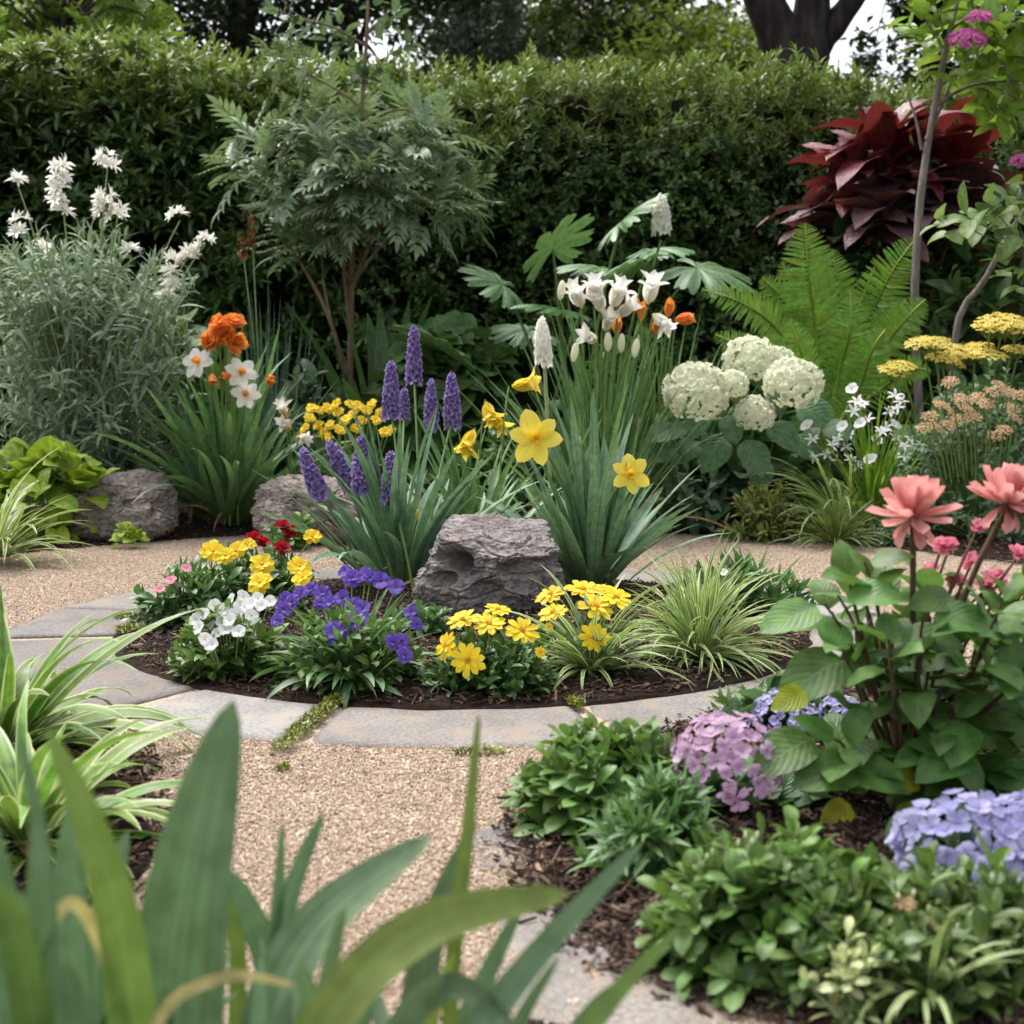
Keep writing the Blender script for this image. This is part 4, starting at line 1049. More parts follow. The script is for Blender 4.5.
# ================================================================== THE ROUND BED
# purple spikes
t, b, rng = clump('purple_flower_clump', 'strap leaved clump with tall purple flower spikes just left of the largest grey rock', 'flowering plant', 398, 4.05, 95, (.34, .62), (.75, 1.5), (.028, .044), STRAP_BLUE, 1, .11, (.1, .95))
sm = MB()
for px, py0, py1, dd, w_ in [(414, 326, 382, 4.5, 1), (391, 362, 416, 4.4, 1.05), (404, 388, 418, 4.55, .75), (431, 380, 428, 4.4, .85), (452, 373, 426, 4.35, 1), (302, 449, 497, 4.05, 1), (329, 441, 489, 4.1, 1), (361, 437, 490, 4.0, 1), (391, 452, 500, 3.95, 1)]:
    lean = {302: 18, 329: 22}.get(px, 0)
    q0, q1 = at(b, px + lean, py1, dd), at(b, px, py0, dd); h = np.linalg.norm(q1 - q0)
    put('flower_spike', M_SPIKE[px % 3], t, q0, q1 - q0, h, px, sq=(w_ * .13 / h, w_ * .13 / h, 1) if h > .01 else None)
    stemto(sm, (rng.normal(0, .05) + (px - 398) * .0008, rng.normal(0, .05) + (dd - 4.15) * .5, 0), q0 + (q1 - q0) * .1, .0045)
for px, py, dd in ((417, 515, 3.95), (411, 517, 4.0)):
    q = at(b, px, py + 6, dd); put('bud', M_BUD, t, q, (.1, -.2, 1), .035); stemto(sm, (.02, -.03, 0), q, .003)
part('stems', sm, t, STEM_GREEN)
clump('strap_leaf_clump', 'grey green strap leaf clump with drooping yellow flowers, right of the purple spikes', 'flowering plant', 470, 4.45, 75, (.34, .60), (.6, 1.45), (.018, .032), STRAP, 2, .10, (.3, 1.1))
t = bpy.data.objects['strap_leaf_clump']; b = np.array(t.location); rng = np.random.default_rng(3); sm = MB()
for px, py, nn, s, k in ((512, 386, (1, -.25, .15), .11, 0), (486, 402, (.25, -.5, -.75), .10, 1), (474, 430, (-.35, -.55, -.8), .115, 0), (492, 415, (.4, -.4, -.5), .09, 1)):
    q = at(b, px, py, 4.5); put('flower', M_YLILY[k], t, q, nn, s, px); stemto(sm, (rng.normal(0, .04), rng.normal(0, .04), 0), q - np.array(nn) * .01, .0035, (0, 0, .1))
part('stems', sm, t, STEM_GREEN)
# yellow daffodils
t, b, rng = clump('daffodil_clump', 'blue green leaved daffodil clump with two open yellow flowers right behind the largest grey rock', 'flowering plant', 592, 4.08, 78, (.34, .60), (.7, 1.5), (.034, .052), STRAP_BLUE, 4, .085, (.05, .55), tw=.35)
sm = MB()
for px, py, dd, nn, s in ((536, 439, 3.9, (-.1, -1, .25), .082), (630, 475, 3.84, (.12, -1, .3), .058)):
    q = at(b, px, py, dd); put('flower', M_DAFF[0 if s > .07 else 1], t, q, nn, s, .5 + px, ('trumpet', M_CORONA)); stemto(sm, (rng.normal(0, .03), rng.normal(0, .03), 0), q + np.array([0, .01, -.004]), .0045, (0, 0, .08))
q = at(b, 578, 452, 4.1); put('bud', M_BUD, t, q, (0, 0, 1), .05); stemto(sm, (0, 0, 0), q, .004)
part('stems', sm, t, STEM_GREEN)
# yellow and red flowers with bushy leaves at the left of the bed
SPAT = [leaf_tpl(.42, .8, .75, 5, 1, .25, c, stalk=.03) for c in (.4, .9, 1.3)]
t, b, rng = bush('bedding_plant', 'bushy dark leaved bedding plant with frilly yellow flowers at the left of the round bed', 'flowering plant', 240, 3.66, .19, .15, .17, 95, 10, .062, SPAT, BUSHY, seed=5)
sm = MB()
for px, py, dd, s in ((213, 552, 3.6, .037), (237, 551, 3.62, .034), (262, 565, 3.52, .036), (260, 583, 3.46, .036), (299, 567, 3.6, .034), (247, 545, 3.7, .028), (303, 578, 3.5, .03), (312, 537, 3.8, .028), (226, 556, 3.56, .03)):
    q = at(b, px, py, dd); put('flower', M_YPANSY[px % 3], t, q, (rng.normal(0, .25), -.75, .75), s, px); stemto(sm, q * np.array([.5, .5, 0]), q, .0022)
part('flower_stems', sm, t, STEM_GREEN)
t, b, rng = bush('bedding_plant', 'small bedding plant with dark red flowers behind the frilly yellow ones', 'flowering plant', 278, 3.88, .11, .09, .19, 34, 10, .05, SPAT, BUSHY, seed=6)
sm = MB()
for px, py, dd in ((263, 544, 3.74), (253, 539, 3.74), (283, 527, 3.8), (282, 549, 3.7), (290, 533, 3.85)):
    q = at(b, px, py, dd); put('flower', M_RED[px % 2], t, q, (rng.normal(0, .3), -.5, .8), .026, px); stemto(sm, q * np.array([.5, .5, 0]), q, .002)
part('flower_stems', sm, t, STEM_GREEN)
t, b, rng = bush('bedding_plant', 'low dark narrow leaved bush with pink buds at the left edge of the round bed', 'flowering plant', 192, 3.5, .15, .12, .15, 70, 9, .066, LANCE + SPAT, BUSHY, seed=7)
sm = MB()
for px, py in ((171, 581), (186, 569), (160, 590)):
    q = at(b, px, py, 3.4); put('flower', M_PINKP[px % 2], t, q, (rng.normal(0, .3), -.5, .8), .016, px); stemto(sm, q * .4, q, .002)
part('flower_stems', sm, t, STEM_GREEN)
# white flowers
t, b, rng = bush('bedding_plant', 'round plant covered with white flowers at the front left of the round bed', 'flowering plant', 230, 2.95, .125, .10, .135, 76, 9, .055, OVATE, BUSHY2, seed=8)
sm = MB()
for px, py in ((203, 615), (214, 606), (224, 611), (232, 600), (243, 597), (252, 604), (262, 606), (270, 602), (210, 626), (222, 622), (236, 614), (200, 628), (205, 640), (219, 633), (239, 632), (251, 616), (226, 630), (212, 645), (248, 608), (258, 599), (196, 620), (219, 615), (240, 606), (230, 621)):
    dd = 2.85 + rng.normal(0, .015) + (640 - py) * .0025; q = at(b, px, py, dd); put('flower', M_PET[px % 3], t, q, (rng.normal(0, .35), -.8, .7), .0165, px); stemto(sm, q * np.array([.6, .6, .2]), q, .0016)
part('flower_stems', sm, t, STEM_PALE)
# violet flowers
t, b, rng = clump('violet_flower_plant', 'spreading long leaved plant with many violet blue flowers in the round bed', 'flowering plant', 350, 2.86, 125, (.13, .23), (-.1, 1.15), (.018, .030), STRAP, 9, .06, (.4, 1.3), wb=.35)
fm, sm = MB(), MB()
tp, ax = dome(rng, 66, .165, .115, .155); shoots(fm, rng, tp, ax, .08, 8, .045, SPAT, 1.3, .5, .7); part('leaflets', fm, t, BUSHY2)
for px, py, s in ((335, 634, .031), (360, 621, .029), (352, 578, .024), (366, 575, .022), (381, 581, .024), (396, 588, .022), (401, 641, .021), (404, 655, .021), (392, 642, .018), (277, 620, .018), (283, 609, .02), (292, 602, .02), (299, 594, .02), (310, 589, .02), (322, 592, .02), (331, 602, .02), (320, 603, .017), (342, 598, .02), (354, 604, .019), (363, 608, .018), (411, 612, .018), (416, 624, .018), (371, 577, .02), (287, 598, .018), (345, 571, .017)):
    dd = 2.75 + (640 - py) * .0035 + rng.normal(0, .01); q = at(b, px, py, dd); put('flower', (M_VIO[px % 2] if px % 3 else M_PANSY[px % 3]), t, q, (rng.normal(0, .35) + (px - 350) * .003, -.8, .65), s, px); stemto(sm, q * np.array([.4, .4, 0]), q, .0018)
part('stems', sm, t, STEM_GREEN)
# yellow daisies in front of the rock
t, b, rng = bush('daisy_plant', 'compact dark leaved plant with yellow daisies in front of the largest grey rock', 'flowering plant', 489, 2.80, .14, .095, .11, 110, 9, .044, OVATE, BUSHY, seed=10)
sm = MB()
for px, py, s, nn in ((468, 660, .038, (-.15, -1, .35)), (446, 646, .033, (-.8, -.5, .5)), (463, 620, .037, (-.3, -.35, 1)), (489, 624, .039, (0, -.5, 1)), (522, 631, .039, (.25, -.65, .9)), (498, 610, .033, (.1, -.2, 1)), (540, 652, .013, (.5, -1, .3)), (452, 650, .014, (-.5, -1, .2))):
    q = at(b, px, py, 2.69 + (665 - py) * .003); put('flower', M_GERB[px % 3], t, q, nn, s, px); stemto(sm, q * np.array([.4, .4, 0]), q - nrm(np.array(nn)) * .004, .0025)
part('flower_stems', sm, t, STEM_GREEN)
t, b, rng = clump('daisy_plant', 'cream edged strap leaves with yellow daisies held above, just right of the largest grey rock', 'flowering plant', 592, 2.93, 80, (.15, .28), (.1, 1.35), (.010, .017), VARIEG, 11, .035, (.5, 1.6))
sm = MB()
for px, py, s, nn in ((594, 637, .034, (.05, -1, .2)), (551, 595, .037, (-.35, -.4, 1)), (553, 613, .034, (-.3, -.5, 1)), (583, 590, .04, (0, -.45, 1)), (596, 607, .042, (.2, -.55, 1)), (616, 598, .04, (.35, -.5, 1)), (606, 590, .03, (.2, -.3, 1)), (549, 627, .011, (0, -1, .2))):
    q = at(b, px, py, 2.85 + (640 - py) * .003); put('flower', M_GERB[px % 3], t, q, nn, s, px); stemto(sm, (rng.normal(0, .02), rng.normal(0, .02), 0), q - nrm(np.array(nn)) * .004, .0025)
fm = MB(); tp, ax = dome(rng, 26, .08, .06, .15); shoots(fm, rng, tp, ax, .09, 7, .045, LANCE, 1.2, .4, .7); part('leaflets', fm, t, SAGE)
part('stems', sm, t, STEM_GREEN)
clump('striped_grass', 'cream striped grass tuft spilling over the soil at the right of the round bed', 'grass plant', 700, 3.09, 310, (.17, .32), (.05, 1.5), (.006, .0105), VARIEG, 12, .05, (.5, 1.8), tw=.6, side=.5)
t, b, rng = bush('dark_leaved_plant', 'dark green pointed leaf plant behind the cream striped grass', 'plant', 740, 3.62, .19, .13, .13, 66, 11, .09, LANCE, BUSHY, seed=13)
fm = MB(); blades(fm, rng, rng.normal(0, .03, (26, 3)) * np.array([2, 1, 0]), rng.uniform(0, 6.28, 26), rng.uniform(.8, 1.4, 26), rng.uniform(.1, .5, 26), rng.uniform(.13, .22, 26), .016); part('spear_leaves', fm, t, STRAP)
put('flower', M_PET[0], t, at(b, 724, 573, 3.52), (0, -.6, .8), .014)

bush('low_leafy_plant', 'small leafy plant at the left foot of the largest grey rock', 'plant', 425, 3.3, .09, .07, .07, 26, 7, .05, OVATE, BUSHY, seed=74, sl=.04)
bush('low_leafy_plant', 'small leafy plant between the two yellow daisy plants', 'plant', 545, 3.05, .07, .06, .06, 20, 7, .045, OVATE, BUSHY2, seed=75, sl=.04)

# ================================================================== THE BACK BED, left to right
# silver shrub
base = B(92, 5.95, .03); base[2] = .03
t = thing('silver_shrub', 'large silvery narrow leaved shrub topped with creamy white flower heads at the far left', 'shrub', base)
rng = np.random.default_rng(301); fm, sm = MB(), MB()
n = 165; px = rng.uniform(-30, 198, n); py = rng.uniform(215, 462, n); top_ = 225 + ((px - 80) / 110) ** 2 * 55
py = np.maximum(py, top_); dd = 5.9 + rng.uniform(-.35, .4, n)
tips = np.array([at(base, a, c, e) for a, c, e in zip(px, py, dd)]); axs = nrm(tips * np.array([1.3, 1.3, .4]) + np.array([0, -.08, .22]) + rng.normal(0, .18, tips.shape))
LIN = [leaf_tpl(.13, .5, .85, 5, 1, .25, c) for c in (.4, 1.0, 1.8)]
shoots(fm, rng, tips, axs, .34, 22, .15, LIN, 1.4, .5, .5, .5, jit=.28)
tubes(sm, rng.normal(0, .04, (n, 3)) * np.array([1, 1, 0]), tips * np.array([.35, .35, .6]), tips, .005, .002, 6, 4)
for px, py0, py1 in ((18, 184, 184), (18, 222, 235), (59, 168, 215), (108, 160, 168), (104, 198, 215), (118, 212, 218), (180, 218, 222), (188, 255, 262), (205, 242, 250), (131, 254, 258), (38, 252, 255), (60, 296, 298), (170, 262, 300)):
    ncl = max(1, round((py1 - py0) / 11) + 1)
    for j in range(ncl):
        py = py0 + (py1 - py0) * j / max(1, ncl - 1); q = at(base, px + rng.normal(0, 1.5), py, 5.8)
        hb = MB()
        o = None
        for k in range(5 if j else 4):
            nn = np.array([rng.normal(0, .8), rng.normal(-.3, .6), .7]); put('flower', M_CSTAR[k % 3], t, q + nrm(nn) * .022, nn, .045 * rng.uniform(.8, 1.1), rng.random() * 6)
    q = at(base, px, py1, 5.8); stemto(sm, q * np.array([.45, .5, .55]), at(base, px, py0, 5.8) - np.array([0, 0, .01]), .004)
part('foliage', fm, t, SILVER); part('stems', sm, t, STEM_PALE)
# lime plant
HEART = [leaf_tpl(.78, .5, .75, 6, 2, .14, c, stalk=.22, wave=.012) for c in (.5, .9, 1.3)]
bush('lime_leaf_plant', 'lime green heart leaved plant above the brown grey rock at the far left', 'plant', 50, 5.35, .24, .18, .36, 30, 6, .125, HEART, LIME, STEM_PALE, 14, 1.25, .6, .75, .13, low=.1)
# variegated plant at the left edge of the path
clump('variegated_strap_plant', 'cream and green striped arching plant at the left edge, below the lime leaves', 'grass plant', -8, 4.7, 90, (.26, .46), (.2, 1.35), (.018, .03), VARIEG, 15, .06, (.6, 1.7))
bush('seedling', 'tiny round leaved seedling at the foot of the brown grey rock', 'plant', 128, 5.12, .05, .04, .05, 7, 4, .055, HEART, LIME, STEM_PALE, 16, sl=.03)
bush('broad_leaf_plant', 'low plant with light green pointed leaves behind the silver shrub', 'plant', 178, 6.4, .14, .14, .95, 9, 6, .20, HEART, BUSHY2, STEM_GREEN, 17, r0=.9, low=.5)
# orange flowered clump
t, b, rng = clump('orange_flower_clump', 'upright strap leaf clump with orange and white flowers between the silver shrub and the rocks', 'flowering plant', 228, 5.75, 125, (.55, .92), (.6, 1.5), (.030, .050), STRAP, 18, .09, (.1, 1.1))
sm = MB()
for px, py, s, me, nn in ((220, 321, .05, M_ORD[0], (-.4, -.6, .8)), (234, 321, .052, M_ORD[1], (.3, -.6, .8)), (217, 336, .055, M_ORD[1], (-.7, -.6, .2)), (234, 338, .055, M_ORD[0], (.6, -.8, .1)), (226, 332, .055, M_ORD[1], (0, -1, .3)), (198, 358, .072, M_WDAFF, (-.35, -.9, .4)), (207, 345, .07, M_TULIP[0], (-.1, -.3, .9)), (212, 371, .06, M_TULIP[1], (.2, -.7, -.5)), (241, 369, .068, M_WDAFF, (.4, -.85, .3)), (233, 373, .06, M_TULIP[0], (-.5, -.8, .1)), (246, 390, .06, M_WDAFF, (.1, -1, .1)), (269, 381, .06, M_TULIP[1], (.3, -.7, .5))):
    q = at(b, px, py + 4, 5.5); put('flower', me, t, q, nn, s, px * 1.7, ('cup', M_OCUP) if me is M_WDAFF else None); stemto(sm, (rng.normal(0, .05), rng.normal(0, .05), 0), q, .005)
part('stems', sm, t, STEM_GREEN)
# reeds with brown seed heads
t, b, rng = clump('reed_clump', 'stand of thin blue green reeds with two rusty brown seed heads behind the orange flowers', 'grass plant', 268, 6.5, 60, (.75, 1.12), (1.32, 1.56), (.010, .016), REED, 19, .2, (0, .12), tw=.2, side=.1)
sm, hm = MB(), None
RUST = tintmat('rusty seed head', [(.12, .05, .02), (.22, .09, .03), (.3, .15, .06)])
LF2 = leaf_tpl(.5, .6, .7, 3, 1, .3, .6)
for px, py0, py1 in ((242, 238, 262), (252, 214, 250)):
    q0, q1 = at(b, px, py1, 6.4), at(b, px - 1, py0, 6.4); k = 40; hm = MB(); f = rng.random(k); a = rng.uniform(0, 6.28, k)
    d = nrm(np.stack([np.cos(a), np.sin(a), rng.uniform(.4, 1.4, k)], 1)); hm.inst(LF2, frames(d, rng.normal(0, 1, (k, 3))), q0[None] + (q1 - q0)[None] * f[:, None], .035 * (1.1 - .5 * f), rng.random(k))
    part('seed_head', hm, t, RUST); stemto(sm, (rng.normal(0, .04), 0, 0), q1, .004)
part('stems', sm, t, STEM_PALE)
# feathery shrub
d0 = 7.0; base = B(348, d0, .03); base[2] = .03
t = thing('feathery_shrub', 'tall feathery leaved shrub on a forking tan trunk in front of the hedge', 'shrub', base)
rng = np.random.default_rng(302); tb, fm, f2 = MB(), MB(), MB()
A = lambda px, py, dd=0.0: at(base, px, py, d0 + dd)
path_tube(tb, [(0, 0, -.05), A(349, 420), A(351, 330), A(352, 270), A(356, 200), A(361, 120), A(366, 50), A(368, -10), A(366, -70)], .019, .005, 30, 8)
for pts, r in (([A(350, 395), A(330, 320, -.1), A(300, 262, -.15), A(282, 240, -.2)], .014), ([A(351, 335), A(346, 290), A(338, 225, .1), A(310, 170, .1)], .014), ([A(351, 290), A(375, 235, -.1), A(396, 205, -.2), A(430, 190, -.25)], .013), ([A(351, 285), A(340, 262, -.1), A(322, 240, -.2), A(305, 215, -.25)], .011), ([A(352, 285), A(370, 260, .1), A(400, 225, .2), A(440, 200, .2)], .012), ([A(350, 400), A(338, 350), A(325, 290, .2), A(322, 255, .25)], .009),
               ([A(362, 110), A(345, 95), A(310, 75), A(280, 60, -.1)], .008), ([A(364, 45), A(335, 28, -.1), A(300, 18, -.15), A(270, 8, -.2)], .007), ([A(365, 35), A(385, 15, .1), A(400, 5, .15)], .006), ([A(360, 130), A(395, 110, -.1), A(440, 115, -.1)], .009), ([A(357, 190), A(300, 150, -.15), A(250, 140, -.2)], .010)):
    path_tube(tb, pts, r, r * .35, 14, 6)
COMP = [pinnate(5, .29, .55, .95, .85, .50, .5, 4, .55, .3), pinnate(4, .32, .55, .95, .75, .52, .8, 4, .5, .3), pinnate(5, .27, .55, .95, .8, .48, 1.0, 4, .5, .3)]
ends = [(232, 150, -.1), (250, 132, .1), (262, 118, 0), (285, 112, -.2), (300, 108, .2), (322, 112, -.1), (340, 118, .2), (262, 150, -.3), (285, 140, -.3), (310, 138, -.3), (335, 135, -.35), (240, 165, .2), (270, 165, -.3), (300, 160, -.4), (330, 160, -.4), (360, 150, -.4), (385, 128, -.2), (405, 112, 0), (430, 118, -.1), (445, 130, .1), (400, 140, -.3), (425, 140, -.3), (452, 158, 0), (380, 165, -.4), (415, 165, -.3), (440, 178, -.2), (462, 185, .1), (470, 200, -.1), (455, 205, -.25), (430, 205, -.35), (405, 195, -.4), (380, 195, -.4), (350, 185, -.45), (320, 190, -.4), (295, 195, -.3), (275, 195, -.2), (330, 215, -.35), (300, 222, -.25), (360, 212, -.3), (285, 235, -.2), (305, 240, 0), (320, 100, .3), (370, 105, .3), (420, 100, .3), (350, 140, .4), (300, 150, .4), (400, 160, .4), (440, 190, .4)]
tips = np.array([A(348 + (e[0] - 348) * 1.04, e[1] + 4, e[2]) + rng.normal(0, .02, 3) for e in ends]); axs = nrm((tips - A(352, 260)) * np.array([1, 1, .3]) + np.array([0, 0, .22]))
keep = rng.random(len(tips)) > .08; tips, axs = tips[keep], axs[keep]
shoots(fm, rng, tips, axs, .13, 7, .235, COMP, 1.45, .8, .8, 1.3)
A1 = tips * .55 + A(354, 210) * .45; tubes(tb, A1, (A1 + tips) / 2 + np.array([0, 0, .03]), tips, .006, .003, 5, 5)
tips = np.array([A(*e) for e in [(282, 45, 0), (290, 65, -.1), (305, 60, .1), (270, 58, 0)]]); shoots(fm, rng, tips, nrm(tips - A(340, 75)), .08, 6, .14, COMP, 1.4, .8, .8, 1.2)
tips = np.array([A(*e) for e in [(272, 8, -.2), (290, 16, -.15), (312, 22, -.1), (330, 28, 0), (400, 5, .1), (388, 18, .1), (366, -60, 0), (350, -30, 0), (380, -20, 0), (345, 40, 0), (392, 60, 0), (375, 75, 0), (358, 70, -.05), (335, 10, .1), (415, 40, .1)]])
shoots(f2, rng, tips, nrm(tips - A(362, 70) + np.array([0, 0, .05])), .16, 8, .095, [leaf_tpl(.48, .6, .8, 5, 1, .2, c, stalk=.06) for c in (.4, .9)], 1.3, .6, .8)
part('trunk', tb, t, BARK_TAN); part('foliage', fm, t, MAPLE); part('leader_leaves', f2, t, SAGE)
# yellow wallflowers behind the rock
t, b, rng = bush('bedding_plant', 'low plant crowded with small yellow flowers behind the rock that the purple spikes hide', 'flowering plant', 345, 5.75, .23, .16, .33, 60, 8, .075, SPAT, BUSHY2, seed=20)
sm = MB()
for k, (px, py) in enumerate([(310, 418), (318, 410), (328, 408), (338, 412), (330, 425), (323, 432), (340, 430), (350, 404), (358, 406), (366, 410), (372, 404), (380, 412), (352, 415), (362, 420), (336, 404), (305, 428), (345, 420), (318, 425), (328, 438), (376, 420), (385, 432), (390, 430), (356, 428), (312, 408)]):
    q = at(b, px, py, 5.62 + rng.normal(0, .06)); put('flower', M_YPANSY[k % 3], t, q, (rng.normal(0, .4), -.7, .7), .028, k); stemto(sm, q * np.array([.6, .6, .3]), q, .003)
part('flower_stems', sm, t, STEM_GREEN)
t, b, rng = clump('white_narcissus', 'pale narcissus with drooping white and yellow flowers left of the small yellow ones', 'flowering plant', 292, 5.7, 16, (.25, .45), (.8, 1.4), (.015, .025), STRAP, 21, .06, (.2, .8))
sm = MB()
for px, py, nn, k in ((290, 428, (-.3, -.8, .3), 0), (298, 438, (.6, -.7, 0), 1), (286, 416, (-.2, -.6, .8), 2)):
    q = at(b, px, py, 5.6); put('flower', M_LILY[k], t, q, nn, .09, k, ('trumpet', M_CORONA)); stemto(sm, (0, 0, 0), q, .004)
part('stems', sm, t, STEM_GREEN)
bush('round_leaf_plant', 'small pale leaved plant in the shade left of the tan trunk', 'plant', 318, 6.4, .28, .16, .66, 52, 7, .11, OVATE, SAGE, seed=22, low=.2)
bush('low_leafy_plant', 'small light green plant at the foot of the half hidden grey rock', 'plant', 292, 5.08, .10, .07, .12, 16, 6, .06, HEART, BUSHY2, seed=23)
t, b, rng = clump('upright_broad_leaf_plant', 'dark green plant with upright paddle leaves right of the tan trunk', 'plant', 385, 6.75, 19, (.85, 1.2), (1.05, 1.5), (.10, .15), BROAD, 24, .12, (.1, .7), wb=.35, ns=12)
bush('broad_leaf_plant', 'dark heart leaved plant below the lobed leaves in the shade of the hedge', 'plant', 450, 6.6, .36, .2, .9, 50, 6, .19, HEART, BROAD, seed=25, low=.1)
bush('ground_cover_plant', 'dark low leafy mound in the shade behind the drooping yellow flowers', 'plant', 500, 5.9, .3, .2, .42, 60, 7, .09, OVATE, BUSHY, seed=26, low=.0)
# big lobed leaves
def lobed_tpl(n=9, deep=.62, seed=0):
    rng = random.Random(seed); nu, nr = n * 12, 8; V, U = [], []
    for i in range(nu + 1):
        th = -2.55 + 5.1 * i / nu; k = (i / nu * n) % 1.0; ln = .62 + .38 * math.cos(th * .52)
        s = abs(k - .5) * 2
        R = ln * (1 - deep * max(0, (s - .62) / .38) ** .9)
        R *= 1 + .05 * math.sin(i * 2.1)
        for j in range(nr + 1):
            f = .03 + .97 * j / nr; r = R * f
            V.append((r * math.sin(th), r * math.cos(th), .10 * f - .42 * r * r * .8 + .05 * math.cos((k - .5) * 6.28) * f)); U.append((.5 + (k - .5) * .9, f))
    return np.array(V), np.array(U), gridF(nu, nr)
LOB = [lobed_tpl(8, .5, 1), lobed_tpl(7, .48, 2)]
base = B(585, 6.6, .03); base[2] = .03
t = thing('lobed_leaf_plant', 'tall plant with big deeply lobed leaves and a white cone flower against the hedge', 'plant', base)
rng = np.random.default_rng(303); fm, sm = MB(), MB()
for k, (px, py, dd, r, nn, hd) in enumerate([(503, 285, 6.5, .21, (-.1, -.55, .85), 2.2), (553, 250, 6.5, .235, (-.1, -.5, .9), 1.5), (622, 222, 6.6, .24, (0, -.45, .9), 1.2), (697, 268, 6.4, .27, (.35, -.45, .85), -.6), (652, 250, 6.8, .2, (.3, -.3, .95), .3), (600, 268, 6.75, .22, (0, -.2, 1), 2.8), (440, 348, 6.4, .25, (-.3, -.4, .9), 1.9), (640, 262, 6.3, .2, (.1, .3, .9), 3.6), (560, 310, 6.4, .22, (-.3, -.2, .9), 2.5), (470, 330, 6.7, .22, (-.4, -.3, .9), 2.4), (530, 330, 6.7, .22, (0, -.3, .9), 3.0)]):
    q = at(base, px, py, dd); F3 = frames(np.array([[math.cos(hd), -.35, math.sin(hd) * .35]]), np.array([nn], float)); fm.inst(LOB[k % 2], F3, q[None], np.array([r]), np.array([rng.random()]))
    stemto(sm, (rng.normal(0, .08) + (px - 585) * .0006, rng.normal(0, .05), 0), q, .008, (0, 0, .1), 10)
q = at(base, 661, 240, 6.5); put('flower_cone', M_WSPIKE, t, q + np.array([0, 0, .04]), (0, -.05, 1), .16, 0, sq=(.75, .75, 1)); stemto(sm, (.1, 0, 0), q, .008)
part('foliage', fm, t, LOBED); part('stems', sm, t, STEM_GREEN)
# white lilies and orange tulips
t, b, rng = clump('white_lily_clump', 'tall upright clump with ivory lily flowers and cream buds in the back bed', 'flowering plant', 598, 5.5, 110, (.55, 1.0), (.95, 1.54), (.022, .038), STRAP, 27, .16, (.05, .6))
sm = MB()
for px, py, s, nn in ((582, 300, .14, (-.35, -.5, .8)), (594, 296, .14, (0, -.4, .9)), (602, 304, .13, (-.3, -.5, .8)), (612, 300, .15, (.3, -.5, .8)), (617, 308, .12, (.6, -.4, .5)), (648, 296, .15, (.15, -.5, .85)), (653, 306, .12, (.5, -.4, -.5)), (596, 333, .11, (-.6, -.7, .3)), (605, 322, .11, (.2, -.6, .7))):
    q = at(b, px, py + 8, 5.4); put('flower', M_LILY[px % 3], t, q, nn, s, px); stemto(sm, (rng.normal(0, .09), rng.normal(0, .07), 0), q - np.array([0, 0, .01]), .006)
for px, py in ((608, 352), (621, 353), (634, 358), (573, 362), (560, 300)):
    q = at(b, px, py, 5.35); put('bud', M_CREAMBUD, t, q, (rng.normal(0, .1), -.1, 1), .075); stemto(sm, (rng.normal(0, .09), rng.normal(0, .07), 0), q, .005)
part('stems', sm, t, STEM_GREEN)
t, b, rng = clump('orange_tulip_clump', 'narrow leaved clump with orange tulips right of the ivory lilies', 'flowering plant', 660, 5.8, 60, (.6, .95), (1.1, 1.54), (.018, .028), STRAP, 28, .12, (.05, .4))
sm = MB()
for px, py, s, nn in ((642, 320, .075, (0, -.3, 1)), (655, 333, .08, (.1, -.5, .8)), (617, 334, .07, (0, -.4, .9)), (672, 325, .09, (-.9, -.5, .2)), (676, 320, .085, (.9, -.6, .1)), (668, 316, .07, (.1, -.3, .9)), (638, 312, .06, (-.2, -.3, .9))):
    q = at(b, px, py, 5.6); put('flower', M_TULIP[px % 2], t, q, nn, s, px); stemto(sm, (rng.normal(0, .06), rng.normal(0, .05), 0), q, .005)
part('stems', sm, t, STEM_GREEN)
t, b, rng = clump('white_hyacinth', 'single white hyacinth on a thick pale stem left of the ivory lilies', 'flowering plant', 552, 5.0, 12, (.3, .6), (.9, 1.4), (.02, .03), STRAP, 29, .04, (.2, .7))
sm = MB(); q0, q1 = at(b, 544, 362, 4.95), at(b, 542, 322, 4.95); put('flower_spike', M_WSPIKE, t, q0, q1 - q0, .15, 0, sq=(.55, .55, 1)); stemto(sm, (0, 0, 0), q0 + np.array([0, 0, .02]), .008); part('stems', sm, t, STEM_PALE)
# fern
base = B(825, 6.35, .03); base[2] = .03
t = thing('fern', 'large bright green fern with upright arching fronds below the maroon shrub', 'fern', base)
rng = np.random.default_rng(304); sm = MB()
fronds = [([(822, 420), (815, 330), (808, 270), (805, 224)], 0, .19), ([(830, 420), (865, 330), (890, 275), (916, 238)], .1, .16), ([(820, 420), (785, 340), (745, 305), (702, 290)], -.1, .13), ([(822, 420), (800, 340), (782, 300), (762, 278)], .15, .14), ([(826, 420), (845, 350), (858, 310), (874, 268)], .2, .13), ([(832, 430), (875, 360), (905, 320), (925, 300)], -.1, .13), ([(818, 430), (780, 380), (745, 350), (715, 335)], -.2, .12), ([(826, 430), (840, 370), (850, 330), (850, 290)], -.2, .14), ([(824, 430), (812, 350), (795, 300), (782, 262)], .25, .12), ([(828, 430), (838, 340), (838, 290), (832, 250)], .25, .15), ([(828, 430), (868, 360), (885, 330), (905, 300)], .1, .13), ([(824, 440), (810, 390), (800, 350), (790, 320)], -.25, .12), ([(828, 440), (858, 390), (872, 350), (885, 330)], -.3, .12), ([(828, 430), (880, 390), (910, 370), (930, 372)], -.25, .1), ([(815, 430), (790, 380), (775, 350), (760, 340)], -.25, .1)]
PINN = [leaf_tpl(.17, .12, .6, 6, 1, .15, c, wave=.014) for c in (.2, .5)]
